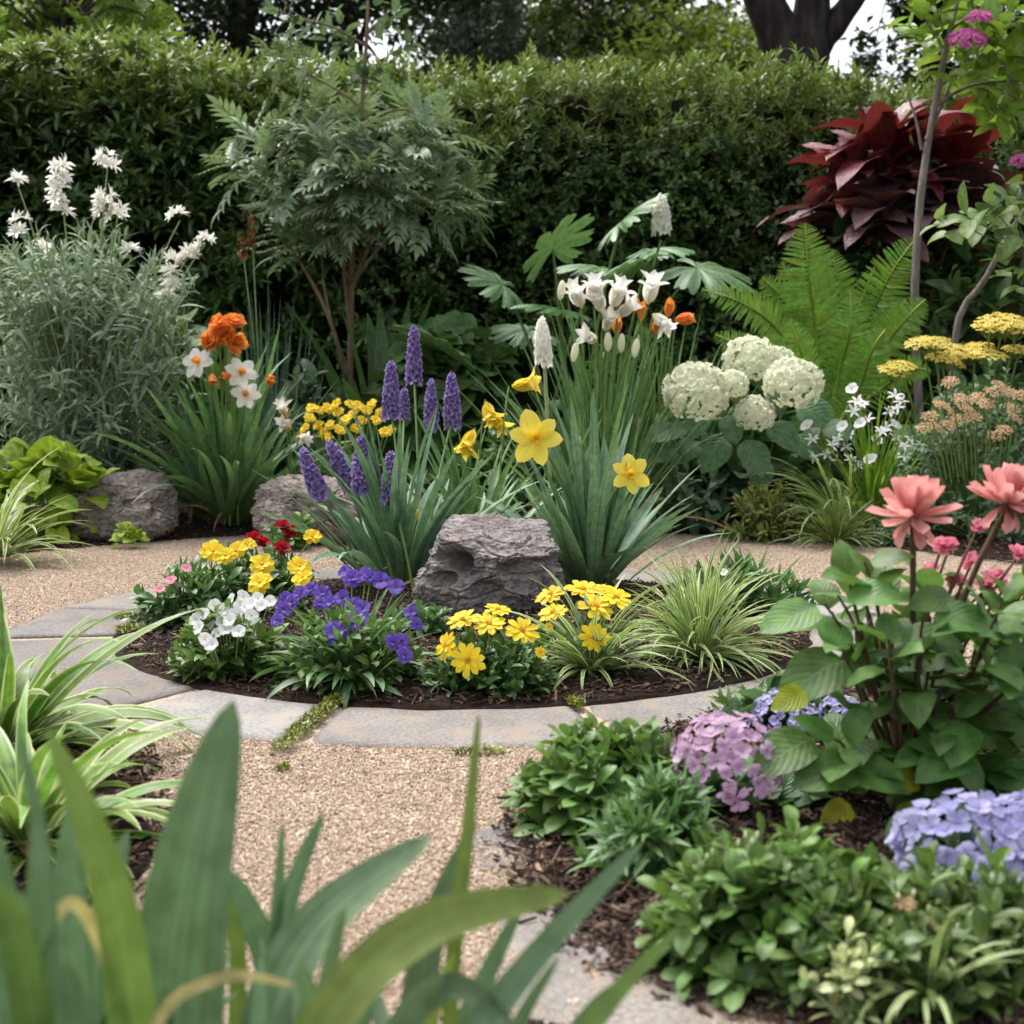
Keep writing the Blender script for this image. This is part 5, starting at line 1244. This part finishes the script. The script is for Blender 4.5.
for pts, dd, wl in fronds:
    fm = MB(); c = smooth_path([at(base, a, bb, 6.3 + dd + (.12 if i < 2 else -.05)) for i, (a, bb) in enumerate(pts)], 40); tan = nrm(np.gradient(c, axis=0))
    _tube(sm, np.vstack([[[0, 0, 0]], c + np.array([0, -.006, .002])])[None], np.linspace(.009, .003, 41)[None], 5)
    vd = np.array([0, -1., .35]); side = nrm(np.cross(tan, vd)); f = np.linspace(0, 1, 40)
    for sg in (-1, 1):
        ln = wl * np.clip(np.sin(np.pi * (f * .86 + .12)), 0, 1) ** .8 * (1 - .25 * f); k = slice(2, 40)
        dirs = nrm(side * sg + tan * .38 + rng.normal(0, .07, (40, 3))); up = vd[None] + rng.normal(0, .12, (40, 3))
        fm.inst_many(PINN, frames(dirs[k], up[k]), c[k], np.maximum(ln[k], .012), rng.random(38), rng)
    part('frond', fm, t, FERN)
part('stalks', sm, t, leafmat('fern stalk', (.22, .32, .08), (.28, .38, .11), trans=.2, mott=.1))
# white hydrangea
HYD = [leaf_tpl(.72, .55, .75, 8, 2, .12, c, stalk=.15, wave=.008) for c in (.4, .9, 1.3)]
t, b, rng = bush('hydrangea', 'white hydrangea with round creamy heads over dark leaves, right of the lilies', 'flowering shrub', 740, 5.85, .38, .28, .52, 40, 6, .175, HYD, HYDL, seed=30, low=.05, sl=.16)
sm = MB()
hm = MB()
for k, (px, py, hd, s) in enumerate([(672, 428, 3.7, .17), (700, 418, 4.3, .15), (716, 448, 4.2, .19), (752, 452, 5.0, .18), (780, 432, 5.4, .17), (812, 412, 5.9, .19), (730, 425, 4.9, .14), (690, 448, 3.9, .15), (775, 398, 5.2, .13), (668, 452, 3.6, .13), (800, 445, 5.6, .16), (738, 395, 1.6, .14), (760, 470, 4.7, .15), (835, 430, 6.1, .15)]):
    F3 = frames(np.array([[math.cos(hd), -.55, math.sin(hd) * .7]]), np.array([[.15 * rng.normal(), -.75, .7]])); o_ = at(b, px, py, 5.52 + rng.normal(0, .03)); hm.inst(HYD[k % 3], F3, o_[None] - F3[:, :, 1] * s * .5, np.array([s]), np.array([rng.random()]))
part('front_leaves', hm, t, HYDL)
for px, py, s, k in ((696, 392, .126, 0), (750, 360, .108, 1), (793, 384, .112, 0), (755, 414, .078, 1), (733, 384, .06, 0), (778, 362, .07, 1)):
    q = at(b, px, py, 5.5 if py > 370 else 5.85); put('flower_head', M_WHYD[k], t, q, (rng.normal(0, .1), -.35, .9), s, px); stemto(sm, q * np.array([.3, .3, 0]), q, .006)
part('flower_stems', sm, t, STEM_GREEN)
bush('low_leafy_plant', 'low plant with oval dull green leaves at the path edge below the white hydrangea', 'plant', 692, 5.6, .2, .14, .24, 26, 7, .10, OVATE, SAGE, seed=31)
bush('bronze_plant', 'low bronze tinged leafy mound at the path edge below the white hydrangea', 'plant', 768, 5.35, .19, .14, .20, 60, 10, .075, LANCE, BRONZE, seed=32)
clump('fine_grass_tuft', 'olive fine grass tuft at the path edge right of the bronze mound', 'grass plant', 836, 5.15, 230, (.15, .27), (.15, 1.5), (.005, .008), GRASSY, 33, .06, (.4, 1.3))
bush('tiny_leaf_plant', 'small pale tiny leaved plant right of the olive grass tuft', 'plant', 893, 5.2, .12, .1, .13, 50, 9, .03, OVATE, SAGE, seed=34)
# white flowers over grassy leaves
t, b, rng = clump('white_flower_clump', 'grassy green clump with small white flowers standing right of the white hydrangea', 'flowering plant', 872, 5.5, 90, (.35, .62), (.6, 1.5), (.012, .02), FRESH, 35, .08, (.1, .9))
sm = MB()
for px, py in ((852, 390), (857, 402), (853, 412), (862, 405), (843, 427), (850, 436), (838, 440), (861, 424), (868, 420), (832, 446), (826, 455), (845, 447), (881, 432), (876, 441), (886, 428), (895, 396), (898, 408), (890, 413), (901, 402), (807, 426), (812, 440), (812, 457), (850, 460), (856, 466), (870, 460), (866, 465), (895, 438), (904, 446), (910, 440), (922, 447), (894, 425), (905, 457), (836, 460)):
    q = at(b, px, py, 5.4 + rng.normal(0, .08)); put('flower', M_WSTAR[px % 2] if px % 3 else M_PET[px % 3], t, q, (rng.normal(0, .5), -.6, .7), .036 if px % 3 else .03, px); stemto(sm, (rng.normal(0, .05), rng.normal(0, .04), 0), q, .0028)
part('stems', sm, t, STEM_GREEN)
clump('arching_striped_grass', 'long arching cream striped leaves spilling left in front of the small white flowers', 'grass plant', 845, 5.4, 26, (.4, .62), (.7, 1.25), (.012, .018), VARIEG, 36, .05, (1.2, 2.2), azc=(3.4, .6))
# peach flowers and achillea
t, b, rng = bush('peach_flower_shrub', 'fine leaved grey green shrub with small peach flowers at the right edge', 'flowering shrub', 985, 5.3, .38, .28, .66, 190, 12, .045, OVATE, SAGE, seed=37, low=-.05, sl=.16)
sm = MB()
for px, py in ((950, 382), (941, 405), (951, 412), (961, 404), (930, 416), (968, 410), (973, 418), (956, 420), (976, 398), (1000, 386), (992, 392), (1008, 392), (987, 404), (1012, 408), (1015, 418), (1004, 430), (996, 436), (948, 425), (938, 428), (925, 428), (1018, 395), (960, 398)):
    q = at(b, px, py, 5.1 + rng.normal(0, .06)); put('flower_head', M_PEACH[px % 2], t, q, (rng.normal(0, .3), -.5, .8), .033, px); stemto(sm, q * np.array([.7, .7, .5]), q, .003)
part('flower_stems', sm, t, STEM_GREEN)
t, b, rng = bush('achillea', 'tall plant with flat bright yellow flower heads above the peach flowers', 'flowering plant', 965, 5.75, .28, .2, .6, 24, 7, .17, HYD, HYDL, seed=38, low=.3)
sm = MB()
for px, py, s in ((1002, 322, .10), (990, 328, .07), (1016, 328, .08), (924, 343, .075), (935, 342, .06), (960, 352, .09), (943, 358, .07), (975, 350, .08), (893, 371, .065), (902, 366, .06), (990, 355, .07), (952, 362, .06), (1018, 350, .06)):
    q = at(b, px, py, 5.5 + rng.normal(0, .05)); put('flower_head', M_ACH[px % 3], t, q, (rng.normal(0, .12), -.3, 1), s, px); stemto(sm, q * np.array([.4, .4, 0]), q - np.array([0, 0, .03]), .005)
part('flower_stems', sm, t, STEM_GREEN)
# maroon shrub
BIG = [leaf_tpl(.40, .6, .85, 9, 2, .22, c, stalk=.05, wave=.014) for c in (.4, .8, 1.2)]
d0 = 7.1; base = B(900, d0, .03); base[2] = .03
t = thing('maroon_shrub', 'shrub with large maroon and dull purple leaves in front of the hedge', 'shrub', base)
MAR = [leaf_tpl(.44, .6, .85, 9, 2, .2, c, stalk=.05, wave=.016) for c in (.4, .8, 1.2)]; rng = np.random.default_rng(305); fr, fu, gm, sm = MB(), MB(), MB(), MB()
A = lambda px, py, dd=0.0: at(base, px, py, d0 + dd)
q = np.array([A(888, 134, -.1), A(862, 152, 0), A(930, 148, .1), A(890, 150, .2), A(960, 150, .1), A(850, 172, -.1)]); shoots(fr, rng, q, nrm(q - A(895, 260) + np.array([0, 0, .1])), 18 / 100, 12, .38, MAR, 1.45, .65, .8, .7)
q = np.array([A(880, 205, -.2), A(925, 200, -.1), A(850, 215, 0), A(960, 200, .1), A(905, 190, .2), A(890, 215, .3), A(835, 205, .1), A(985, 205, .2)]); shoots(fu, rng, q, nrm(q - A(900, 290) + np.array([0, -.1, .15])), .16, 16, .40, MAR, 1.5, .8, .9, .8)
q = np.array([A(880, 255, 0), A(915, 262, -.05), A(950, 250, .1), A(840, 240, 0), A(895, 300, 0), A(935, 310, .1), A(925, 360, 0)]); shoots(gm, rng, q, nrm(q - A(905, 360) + np.array([0, -.1, .1])), .2, 8, .30, BIG, 1.6, 1.0, .9, .8)
q = np.vstack([np.array([A(890, 150), A(862, 165), A(930, 160), A(880, 205), A(925, 200), A(960, 200)])]); tubes(sm, rng.normal(0, .03, (6, 3)) * np.array([1, 1, 0]), q * np.array([.3, .3, .6]), q, .018, .008, 10, 6)
part('maroon_leaves', fr, t, REDL); part('dull_purple_leaves', fu, t, MAUVE); part('green_leaves', gm, t, BROAD); part('stems', sm, t, STEM_BROWN)
# thin stemmed flowering tree at the right
d0 = 6.3; base = B(925, d0, .03); base[2] = .03
t = thing('thin_stemmed_tree', 'slender grey stemmed tree with light green leaves and pink flower heads at the right', 'tree', base)
rng = np.random.default_rng(306); tb, fm = MB(), MB()
A = lambda px, py, dd=0.0: at(base, px, py, d0 + dd)
for pts, r in (([(0, 0, -.03), A(915, 320), A(918, 230), A(924, 170), A(936, 100), A(950, 30), A(962, -20), A(975, -90)], .021), ([A(922, 150), A(916, 120), A(907, 93)], .008), ([A(926, 140), A(948, 90, .05), A(953, 75, .05)], .010), ([A(934, 108), A(960, 90, -.05), A(985, 83, -.1), A(1040, 80, -.1)], .009), ([A(938, 88), A(985, 60, -.1), A(1030, 100, -.2)], .006),
               ([A(950, 30), A(985, 10, -.1), A(1030, 20, -.1)], .008), ([A(945, 60), A(930, 20, .1), A(905, -10, .1)], .008), ([A(962, -20), A(1000, -60), A(1050, -80)], .008)):
    path_tube(tb, pts, r, r * .5, 18, 7, bump=.03)
b2 = np.array(B(950, 6.2, .03)) - base
path_tube(tb, [(b2[0], b2[1], -.03), A(955, 335), A(985, 280), A(1010, 232), A(1035, 195), A(1060, 130)], .018, .008, 18, 7)
q = [(920, 15), (905, 25), (935, 5), (945, 40), (960, 20), (975, 5), (990, 15), (1005, 30), (1015, 10), (1000, 50), (1020, 45), (985, 70), (1005, 85), (1018, 70), (925, 40), (940, -20), (980, -30), (1010, -25), (910, -20), (1040, 20), (1045, 70), (1035, 110), (1000, 110), (1018, 100), (990, 40), (970, 60), (1010, 60), (1050, 0), (960, -60), (1000, -70), (1045, -50), (995, 100), (985, 95), (1020, 125)]
tips = np.array([A(x, y, rng.uniform(-.3, .4)) for x, y in q]); OV2 = [leaf_tpl(.52, .6, .75, 6, 2, .15, c, stalk=.08) for c in (.3, .7, 1.1)]
shoots(fm, rng, tips, nrm(tips - A(950, 120) + rng.normal(0, .2, tips.shape)), .16, 7, .15, OV2, 1.4, .7, .85, .9)
A1 = tips * .6 + A(955, 70) * .4; tubes(tb, A1, (A1 + tips) / 2 + np.array([0, 0, .03]), tips, .005, .003, 5, 5)
part('trunk', tb, t, BARK_GREY); part('crown', fm, t, leafmat('light tree leaf', (.11, .2, .04), (.2, .3, .075), rib=(.26, .36, .13), ribw=.07, trans=.4))
for px, py, s in ((967, 42, .075), (979, 19, .05), (1022, 163, .05)):
    put('flower_head', M_MAGHEAD, t, A(px, py, -.35), (0, -.35, .9), s, px)
bush('shade_shrub', 'dark broad leaved shrub filling the corner under the slender tree at the right edge', 'shrub', 1015, 6.7, .55, .35, 1.55, 90, 7, .19, BIG, BROAD, STEM_BROWN, 39, low=.1, sl=.2)
base = B(1005, 6.0, .03); base[2] = .03
t = thing('climber', 'climber with pale green leaves on thin twigs at the right edge beside the maroon shrub', 'climber', base)
rng = np.random.default_rng(41); fm, sm = MB(), MB()
tips = np.array([at(base, x, y, 6.0 + e) for x, y, e in ((986, 203, 0), (1008, 200, .1), (962, 216, -.05), (935, 219, 0), (1016, 232, 0), (1002, 262, .1), (1022, 285, 0), (978, 214, .1), (1020, 180, .1))])
shoots(fm, rng, tips, nrm(np.array([[-.8, -.3, .5]]) + rng.normal(0, .3, tips.shape)), .12, 5, .13, OV2, 1.4, .9, .9, .8)
A0 = at(base, 1030, 260, 6.1); tubes(sm, np.tile(A0, (len(tips), 1)), (A0 + tips) / 2 + np.array([0, 0, .04]), tips, .004, .002, 8, 5); path_tube(sm, [(0, 0, -.03), A0 * .5 + np.array([.1, 0, .1]), A0], .008, .004)
part('foliage', fm, t, leafmat('pale climber leaf', (.15, .25, .08), (.24, .34, .13), rib=(.3, .4, .2), ribw=.06, trans=.35)); part('stems', sm, t, BARK_GREY)
# shade fillers along the foot of the hedge
for i, (px, d, rx, h, L_, mat, lab) in enumerate([(150, 7.0, .5, .75, .13, BUSHY, 'dark leafy shrub in the shade behind the orange flowers'), (640, 6.9, .6, .8, .14, BROAD, 'dark broad leaved shrub in the shade behind the ivory lilies'), (760, 7.0, .45, .75, .13, BUSHY, 'dark leafy shrub in the shade behind the fern'), (30, 7.0, .5, .9, .12, BUSHY, 'dark leafy shrub in the shade behind the silver shrub')]):
    bush('shade_shrub', lab, 'shrub', px, d, rx, .3, h, 60, 7, L_, OVATE, mat, STEM_BROWN, 50 + i, low=.0)

# ================================================================== FRONT BEDS
# left: variegated strap plant
t, b, rng = clump('variegated_strap_plant', 'large cream margined strap leaf plant at the left, beside the slabs of the ring', 'grass plant', 2, 2.26, 92, (.24, .44), (.1, 1.25), (.026, .042), VARIEG_C, 60, .05, (.8, 1.9), tw=.4, side=.3, ns=12, power=1.7)
clump('variegated_strap_plant', 'smaller drooping cream margined strap plant under the large one at the left edge', 'grass plant', 28, 1.84, 95, (.18, .32), (.0, 1.2), (.020, .034), VARIEG_C, 77, .06, (.8, 1.9), tw=.4, side=.3, ns=12, power=1.7)
# foreground blades, out of focus
base = np.array([-.28, .95, .0])
t = thing('foreground_strap_plant', 'blurred clump of broad grey green strap leaves nearest to the camera at the bottom left', 'plant', base)
rng = np.random.default_rng(307); fm, yl, wd = MB(), MB(), MB()
def hero(mb, pts, W, d=(1., 1.), **k):
    n = len(pts); c = [P(x, y, d[0] + (d[1] - d[0]) * i / (n - 1)) - base for i, (x, y) in enumerate(pts)]
    ribbon(mb, c, W * (d[0] + d[1]) / 2 / FPX, 20, up=k.pop('up', (0, -1, .25)), T=rng.random(), **k)
hero(fm, [(150, 1330), (172, 1080), (193, 880), (234, 700)], 108, (1.0, .98), p=.5, q=.75, fold=.18, up=(-.15, -1, .2))
hero(yl, [(150, 1300), (135, 1050), (108, 880), (48, 728)], 50, (.92, .9), p=.4, q=.7, up=(.5, -1, .3))
hero(fm, [(80, 1300), (76, 1060), (70, 920), (76, 785)], 52, (1.05, 1.05), p=.4, q=.7)
hero(fm, [(10, 1300), (0, 1060), (-12, 900), (-40, 760)], 80, (.95, .9), p=.5, q=.7)
hero(fm, [(235, 1320), (262, 1060), (315, 930), (432, 836)], 68, (1.0, 1.08), p=.5, q=.7, up=(-.5, -1, .5))
hero(yl, [(190, 1300), (310, 1050), (420, 930), (570, 893)], 58, (.85, .92), p=.5, q=.65, up=(-.45, -1, .5))
hero(fm, [(360, 1330), (440, 1100), (520, 975), (642, 842)], 36, (.9, 1.0), p=.35, q=.6)
hero(yl, [(500, 1250), (565, 1070), (610, 1000), (682, 925)], 26, (.9, .98), p=.3, q=.6)
hero(yl, [(440, 1250), (452, 980), (468, 830), (479, 712)], 17, (1.05, 1.1), p=.3, q=.6)
hero(fm, [(395, 1300), (412, 1060), (432, 930), (476, 820)], 38, (1.05, 1.1), p=.4, q=.7)
hero(fm, [(232, 1300), (255, 1080), (275, 930), (283, 820)], 18, (1.1, 1.12), p=.3, q=.6)
hero(fm, [(245, 1300), (265, 1060), (288, 905), (324, 812)], 25, (1.1, 1.12), p=.35, q=.6)
hero(yl, [(225, 1250), (238, 980), (228, 880), (190, 850)], 18, (1.15, 1.2), p=.3, q=.6)
hero(fm, [(350, 1300), (390, 1060), (450, 985), (520, 1035)], 34, (1.0, .95), p=.35, q=.6)
hero(fm, [(420, 1300), (450, 1080), (480, 990), (522, 905)], 26, (1.08, 1.1), p=.35, q=.6)
hero(yl, [(60, 1300), (40, 1060), (15, 930), (-30, 860)], 42, (.9, .88), p=.4, q=.6)
hero(fm, [(20, 1320), (48, 1020), (44, 860), (18, 725)], 22, (.9, .9), p=.3, q=.6)
hero(fm, [(120, 1320), (105, 1060), (98, 950), (128, 830)], 40, (1.12, 1.15), p=.4, q=.6)
hero(fm, [(300, 1320), (300, 1080), (270, 960), (230, 870)], 40, (1.14, 1.16), p=.4, q=.6)
for tx, ty, bx, wd_, mb_ in ((142, 905, 175, 30, fm), (36, 800, 40, 34, fm), (345, 905, 300, 26, fm), (392, 935, 330, 24, fm), (262, 955, 260, 30, fm), (560, 955, 470, 20, fm), (20, 890, 60, 34, fm), (104, 838, 120, 30, fm), (300, 960, 340, 34, fm), (455, 950, 400, 22, yl), (205, 945, 215, 26, yl), (610, 985, 520, 20, fm), (65, 960, 90, 40, fm), (375, 985, 390, 34, fm), (500, 985, 455, 26, fm), (165, 985, 150, 40, fm)):
    hero(mb_, [(bx, 1330), (bx + (tx - bx) * .2, 1150), (bx + (tx - bx) * .5, (1110 + ty) / 2), (tx, ty)], wd_, (1.0 + rng.uniform(-.12, .12), 1.02 + rng.uniform(-.1, .1)), p=.4, q=.65, up=(rng.normal(0, .4), -1, .3))
hero(wd, [(110, 1280), (150, 1040), (220, 978), (295, 985)], 13, (.9, .92), p=.35, q=.5)
hero(wd, [(140, 1060), (95, 930), (65, 905), (40, 960)], 15, (.92, .9), p=.35, q=.5)
n = 46; az = rng.uniform(0, 6.28, n); blades(fm, rng, rng.normal(0, .05, (n, 3)) * np.array([2.2, .8, 0]), az, rng.uniform(.8, 1.35, n), rng.uniform(.3, .9, n), rng.uniform(.18, .33, n), rng.uniform(.02, .035, n), 10)
FG = leafmat('foreground strap leaf', (.095, .16, .092), (.14, .215, .118), rib=(.20, .29, .17), ribw=.07, tip=(.2, .27, .12), tipv=.93, rough=.42, trans=.22, streak=.22, mott=.2, sfreq=34.0)
FGY = leafmat('yellow green strap leaf', (.12, .19, .055), (.16, .23, .075), rib=(.19, .27, .08), ribw=.08, rough=.42, trans=.35, streak=.22, mott=.2, sfreq=34.0)
part('foliage', fm, t, FG); part('young_leaves', yl, t, FGY); part('withered_leaves', wd, t, WITHER)

# right: coral flowered plant
d0 = 1.95; base = B(905, d0, .05); base[2] = .05
t = thing('coral_flower_plant', 'tall leafy plant with two big coral flowers on reddish stems in the right foreground', 'flowering plant', base)
rng = np.random.default_rng(308); fm, sm, yl = MB(), MB(), MB()
A = lambda px, py, dd=0.0: at(base, px, py, d0 + dd)
CL = [leaf_tpl(.66, .5, .85, 9, 2, .14, c, stalk=.18, wave=.012) for c in (.3, .7, 1.1)]
q = [(850, 585, 0), (832, 612, .05), (842, 648, -.05), (868, 660, .05), (905, 640, .1), (935, 620, .1), (965, 630, .05), (1005, 645, .05), (880, 700, .1), (920, 690, .05), (955, 690, 0), (1000, 700, .05), (840, 742, -.08), (870, 752, 0), (905, 745, .1), (945, 745, .05), (985, 745, -.05), (1020, 750, 0), (825, 770, 0), (880, 790, .05), (925, 790, .1), (965, 790, 0), (1010, 790, .1), (1030, 660, 0), (1040, 600, .1), (985, 590, .15), (920, 570, .1), (1045, 720, .1), (950, 720, -.1), (900, 720, -.08), (990, 680, -.1), (930, 660, -.05)]
q += [(x, y, e) for x, y, e in zip(rng.uniform(835, 1050, 24), rng.uniform(575, 770, 24), rng.uniform(-.12, .15, 24))]
tips = np.array([A(*e) for e in q]); axs = nrm(tips * np.array([.8, .8, .25]) + np.array([0, 0, .12]))
shoots(fm, rng, tips, axs, .07, 5, .076, CL, 1.45, .7, .8, .9)
tubes(sm, rng.normal(0, .015, (len(q), 3)) * np.array([1, 1, 0]), tips * np.array([.55, .55, .5]), tips, .0045, .0022, 10, 6)
for k, (px, py, hd, s) in enumerate([(805, 612, 3.4, .10), (860, 595, .4, .085), (830, 668, 3.5, .125), (895, 655, .3, .11), (800, 745, 3.5, .11), (858, 772, .1, .10), (930, 722, -.2, .12), (985, 712, .2, .125), (960, 755, 3.3, .1), (1000, 775, .1, .1), (845, 770, 3.0, .11), (915, 640, .5, .09), (880, 560, .6, .06), (846, 576, 2.6, .055), (950, 620, .2, .1), (900, 800, .2, .09), (945, 600, 2.9, .08)]):
    F3 = frames(np.array([[math.cos(hd), -.45, math.sin(hd) * .6 - .12]]), np.array([[0.1 * rng.normal(), -.55, .8]])); o_ = A(px, py, -.06 + rng.normal(0, .04)); fm.inst(CL[k % 3], F3, o_[None] - F3[:, :, 1] * s * .4, np.array([s]), np.array([rng.random()]))
    st = o_ - F3[0, :, 1] * s * .35; tubes(sm, (st * np.array([.45, .45, .55]))[None], (st * np.array([.7, .7, .85]))[None], st[None], .003, .002, 6, 5)
for px, py, hd in ((812, 690, 3.6), (855, 800, 3.9), (885, 815, .2), (925, 778, 3.0)):
    F3 = frames(np.array([[math.cos(hd), -.5, math.sin(hd) * .5]]), np.array([[0, -.8, .6]])); yl.inst(CL[1], F3, A(px, py, -.08)[None], np.array([.06]), np.array([rng.random()]))
for px, py, s, nn in ((913, 502, .062, (-.05, -.12, 1)), (1008, 489, .058, (.1, -.12, 1))):
    qf = A(px, py + 14, -.03); o = put('flower', M_PEONY[px % 2], t, qf, nn, s, px, ('calyx', M_CALYX)); stemto(sm, (rng.normal(0, .02), 0, 0), qf - np.array([0, 0, .01]), .005, (0, 0, .05), 10)
for px, py, s in ((941, 548, .026), (972, 562, .022), (932, 572, .02), (955, 582, .022), (996, 580, .026), (985, 588, .02), (1002, 592, .02), (950, 545, .018), (1018, 556, .024), (978, 528, .02)):
    qf = A(px, py, .12); put('small_flower', M_PINKD[px % 2], t, qf, (rng.normal(0, .4), -.6, .8), s * .85, px); stemto(sm, (rng.normal(0, .03), .04, 0), qf, .0025)
part('foliage', fm, t, CORALL); part('stems', sm, t, STEM_BROWN); part('yellowing_leaves', yl, t, leafmat('yellowing leaf', (.2, .24, .035), (.28, .31, .05), rib=(.3, .34, .1), ribw=.05, trans=.35, veins=.4))
# hydrangeas
t, b, rng = bush('hydrangea', 'low hydrangea with one rounded lilac pink head at the corner of the right hand bed', 'flowering shrub', 738, 1.98, .11, .08, .045, 18, 5, .08, HYD, HYDL, seed=61, low=.05, sl=.05)
sm = MB(); q = at(b, 727, 760, 1.90); put('flower_head', M_PHYD, t, q, (0, -.35, .9), .071, 0, sq=(1.04, 1, .95)); stemto(sm, (0, 0, 0), q, .005); part('flower_stems', sm, t, STEM_GREEN)
t, b, rng = bush('hydrangea', 'blue lavender hydrangea partly hidden behind the lilac pink one', 'flowering shrub', 790, 2.42, .10, .08, .08, 12, 5, .085, HYD, HYDL, seed=62, low=.05, sl=.05)
sm = MB()
for px, py, s in ((782, 717, .055), (840, 714, .038)):
    q = at(b, px, py, 2.38); put('flower_head', M_BHYD[0], t, q, (0, -.3, .9), s, px); stemto(sm, (0, 0, 0), q, .004)
part('flower_stems', sm, t, STEM_GREEN)
t, b, rng = bush('hydrangea', 'lavender blue hydrangea with broad heads at the right edge below the coral flowers', 'flowering shrub', 985, 1.68, .10, .08, .07, 14, 5, .08, HYD, HYDL, seed=63, low=.0, sl=.05)
sm = MB()
for px, py, s in ((968, 860, .088), (1035, 850, .075), (1025, 898, .06)):
    q = at(b, px, py, 1.64); put('flower_head', M_BHYD[px % 2], t, q, (-.1, -.45, .85), s, px); stemto(sm, (0, 0, 0), q, .004)
part('flower_stems', sm, t, STEM_GREEN)
# low leafy shrubs along the right hand bed
SPA2 = [leaf_tpl(.46, .95, .6, 6, 2, .2, c, stalk=.08) for c in (.3, .8, 1.2)]
bush('low_leafy_shrub', 'mid green leafy mound left of the lilac pink hydrangea, beside the ring slabs', 'shrub', 608, 1.96, .13, .12, .13, 118, 9, .058, SPA2 + OVATE, BUSHY2, seed=64, low=-.1, sl=.07)
t, b, rng = bush('feathery_leaf_plant', 'plant with whorls of narrow pointed leaves in front of the lilac pink hydrangea', 'plant', 655, 1.76, .09, .08, .11, 40, 14, .066, [leaf_tpl(.17, .5, .9, 5, 1, .25, c) for c in (.4, .9)], BUSHY4, seed=65, low=-.1, sl=.05)
t, b, rng = bush('low_leafy_shrub', 'rounded bush with spoon shaped leaves and a few white buds in the lower right', 'shrub', 775, 1.50, .14, .12, .125, 125, 9, .053, SPA2, BUSHY2, seed=66, low=-.15, sl=.07)
sm = MB()
for px, py in ((745, 838), (752, 845), (738, 846), (707, 860), (703, 868), (748, 852), (757, 838), (712, 855)):
    q = at(b, px, py, 1.5); put('bud', M_CREAMBUD, t, q, (0, -.2, 1), .009); stemto(sm, q * .6, q, .0012)
part('bud_stems', sm, t, STEM_PALE)
t, b, rng = bush('low_leafy_shrub', 'spreading leafy bush with tiny white and peach buds at the bottom right corner', 'shrub', 930, 1.43, .19, .12, .115, 170, 9, .05, SPA2 + LANCE, BUSHY3, seed=67, low=-.15, sl=.07)
sm = MB()
for k, (px, py) in enumerate([(905, 903), (913, 896), (928, 912), (898, 900), (940, 925), (957, 930), (890, 925), (900, 930), (950, 935), (970, 920), (880, 935), (915, 945), (853, 950), (870, 970)]):
    q = at(b, px, py, 1.38); put('bud', M_CREAMBUD if k % 4 else M_PEACH[0], t, q, (0, -.3, 1), .009 if k % 4 else .012); stemto(sm, q * .6, q, .0012)
part('bud_stems', sm, t, STEM_PALE)
clump('variegated_sprig', 'thin arching pale striped leaves poking out of the bush at the bottom right corner', 'grass plant', 930, 1.34, 26, (.08, .14), (.3, 1.2), (.005, .008), VARIEG, 68, .02, (.8, 1.8), z=.05)
t, b, rng = bush('pale_flower_sprig', 'sprig with clusters of pale cream buds at the bottom edge of the right hand bed', 'plant', 845, 1.34, .045, .03, .085, 14, 6, .028, SPA2, leafmat('cream bud leaf', (.42, .48, .24), (.56, .6, .36), trans=.3), STEM_PALE, 69, sl=.04)
base = B(985, 1.5, .05); base[2] = .05
t = thing('upright_sprig', 'single upright stem with a whorl of pointed leaves in front of the lavender blue hydrangea', 'plant', base)
rng = np.random.default_rng(70); fm, sm = MB(), MB(); q = at(base, 993, 866, 1.48); shoots(fm, rng, q[None], np.array([[.05, -.05, 1.]]), .035, 8, .055, LANCE, 1.3, .5, .8); stemto(sm, (0, 0, 0), q, .003)
part('foliage', fm, t, BUSHY2); part('stems', sm, t, STEM_GREEN)
bush('low_leafy_plant', 'small leafy tuft between the lilac pink hydrangea and the spoon leaved bush', 'plant', 705, 1.72, .07, .05, .045, 26, 8, .05, SPA2, BUSHY2, seed=73, low=-.1, sl=.05)
bush('leafy_sprig', 'small sprig of pointed leaves standing against the ring slab behind the lilac pink hydrangea', 'plant', 742, 2.5, .05, .04, .07, 7, 8, .05, LANCE, BUSHY2, seed=71, sl=.04)
bush('low_leafy_shrub', 'leafy mound under the coral flowers beside the lavender blue hydrangea', 'shrub', 1020, 2.2, .2, .15, .2, 50, 7, .075, OVATE, BUSHY, seed=72)
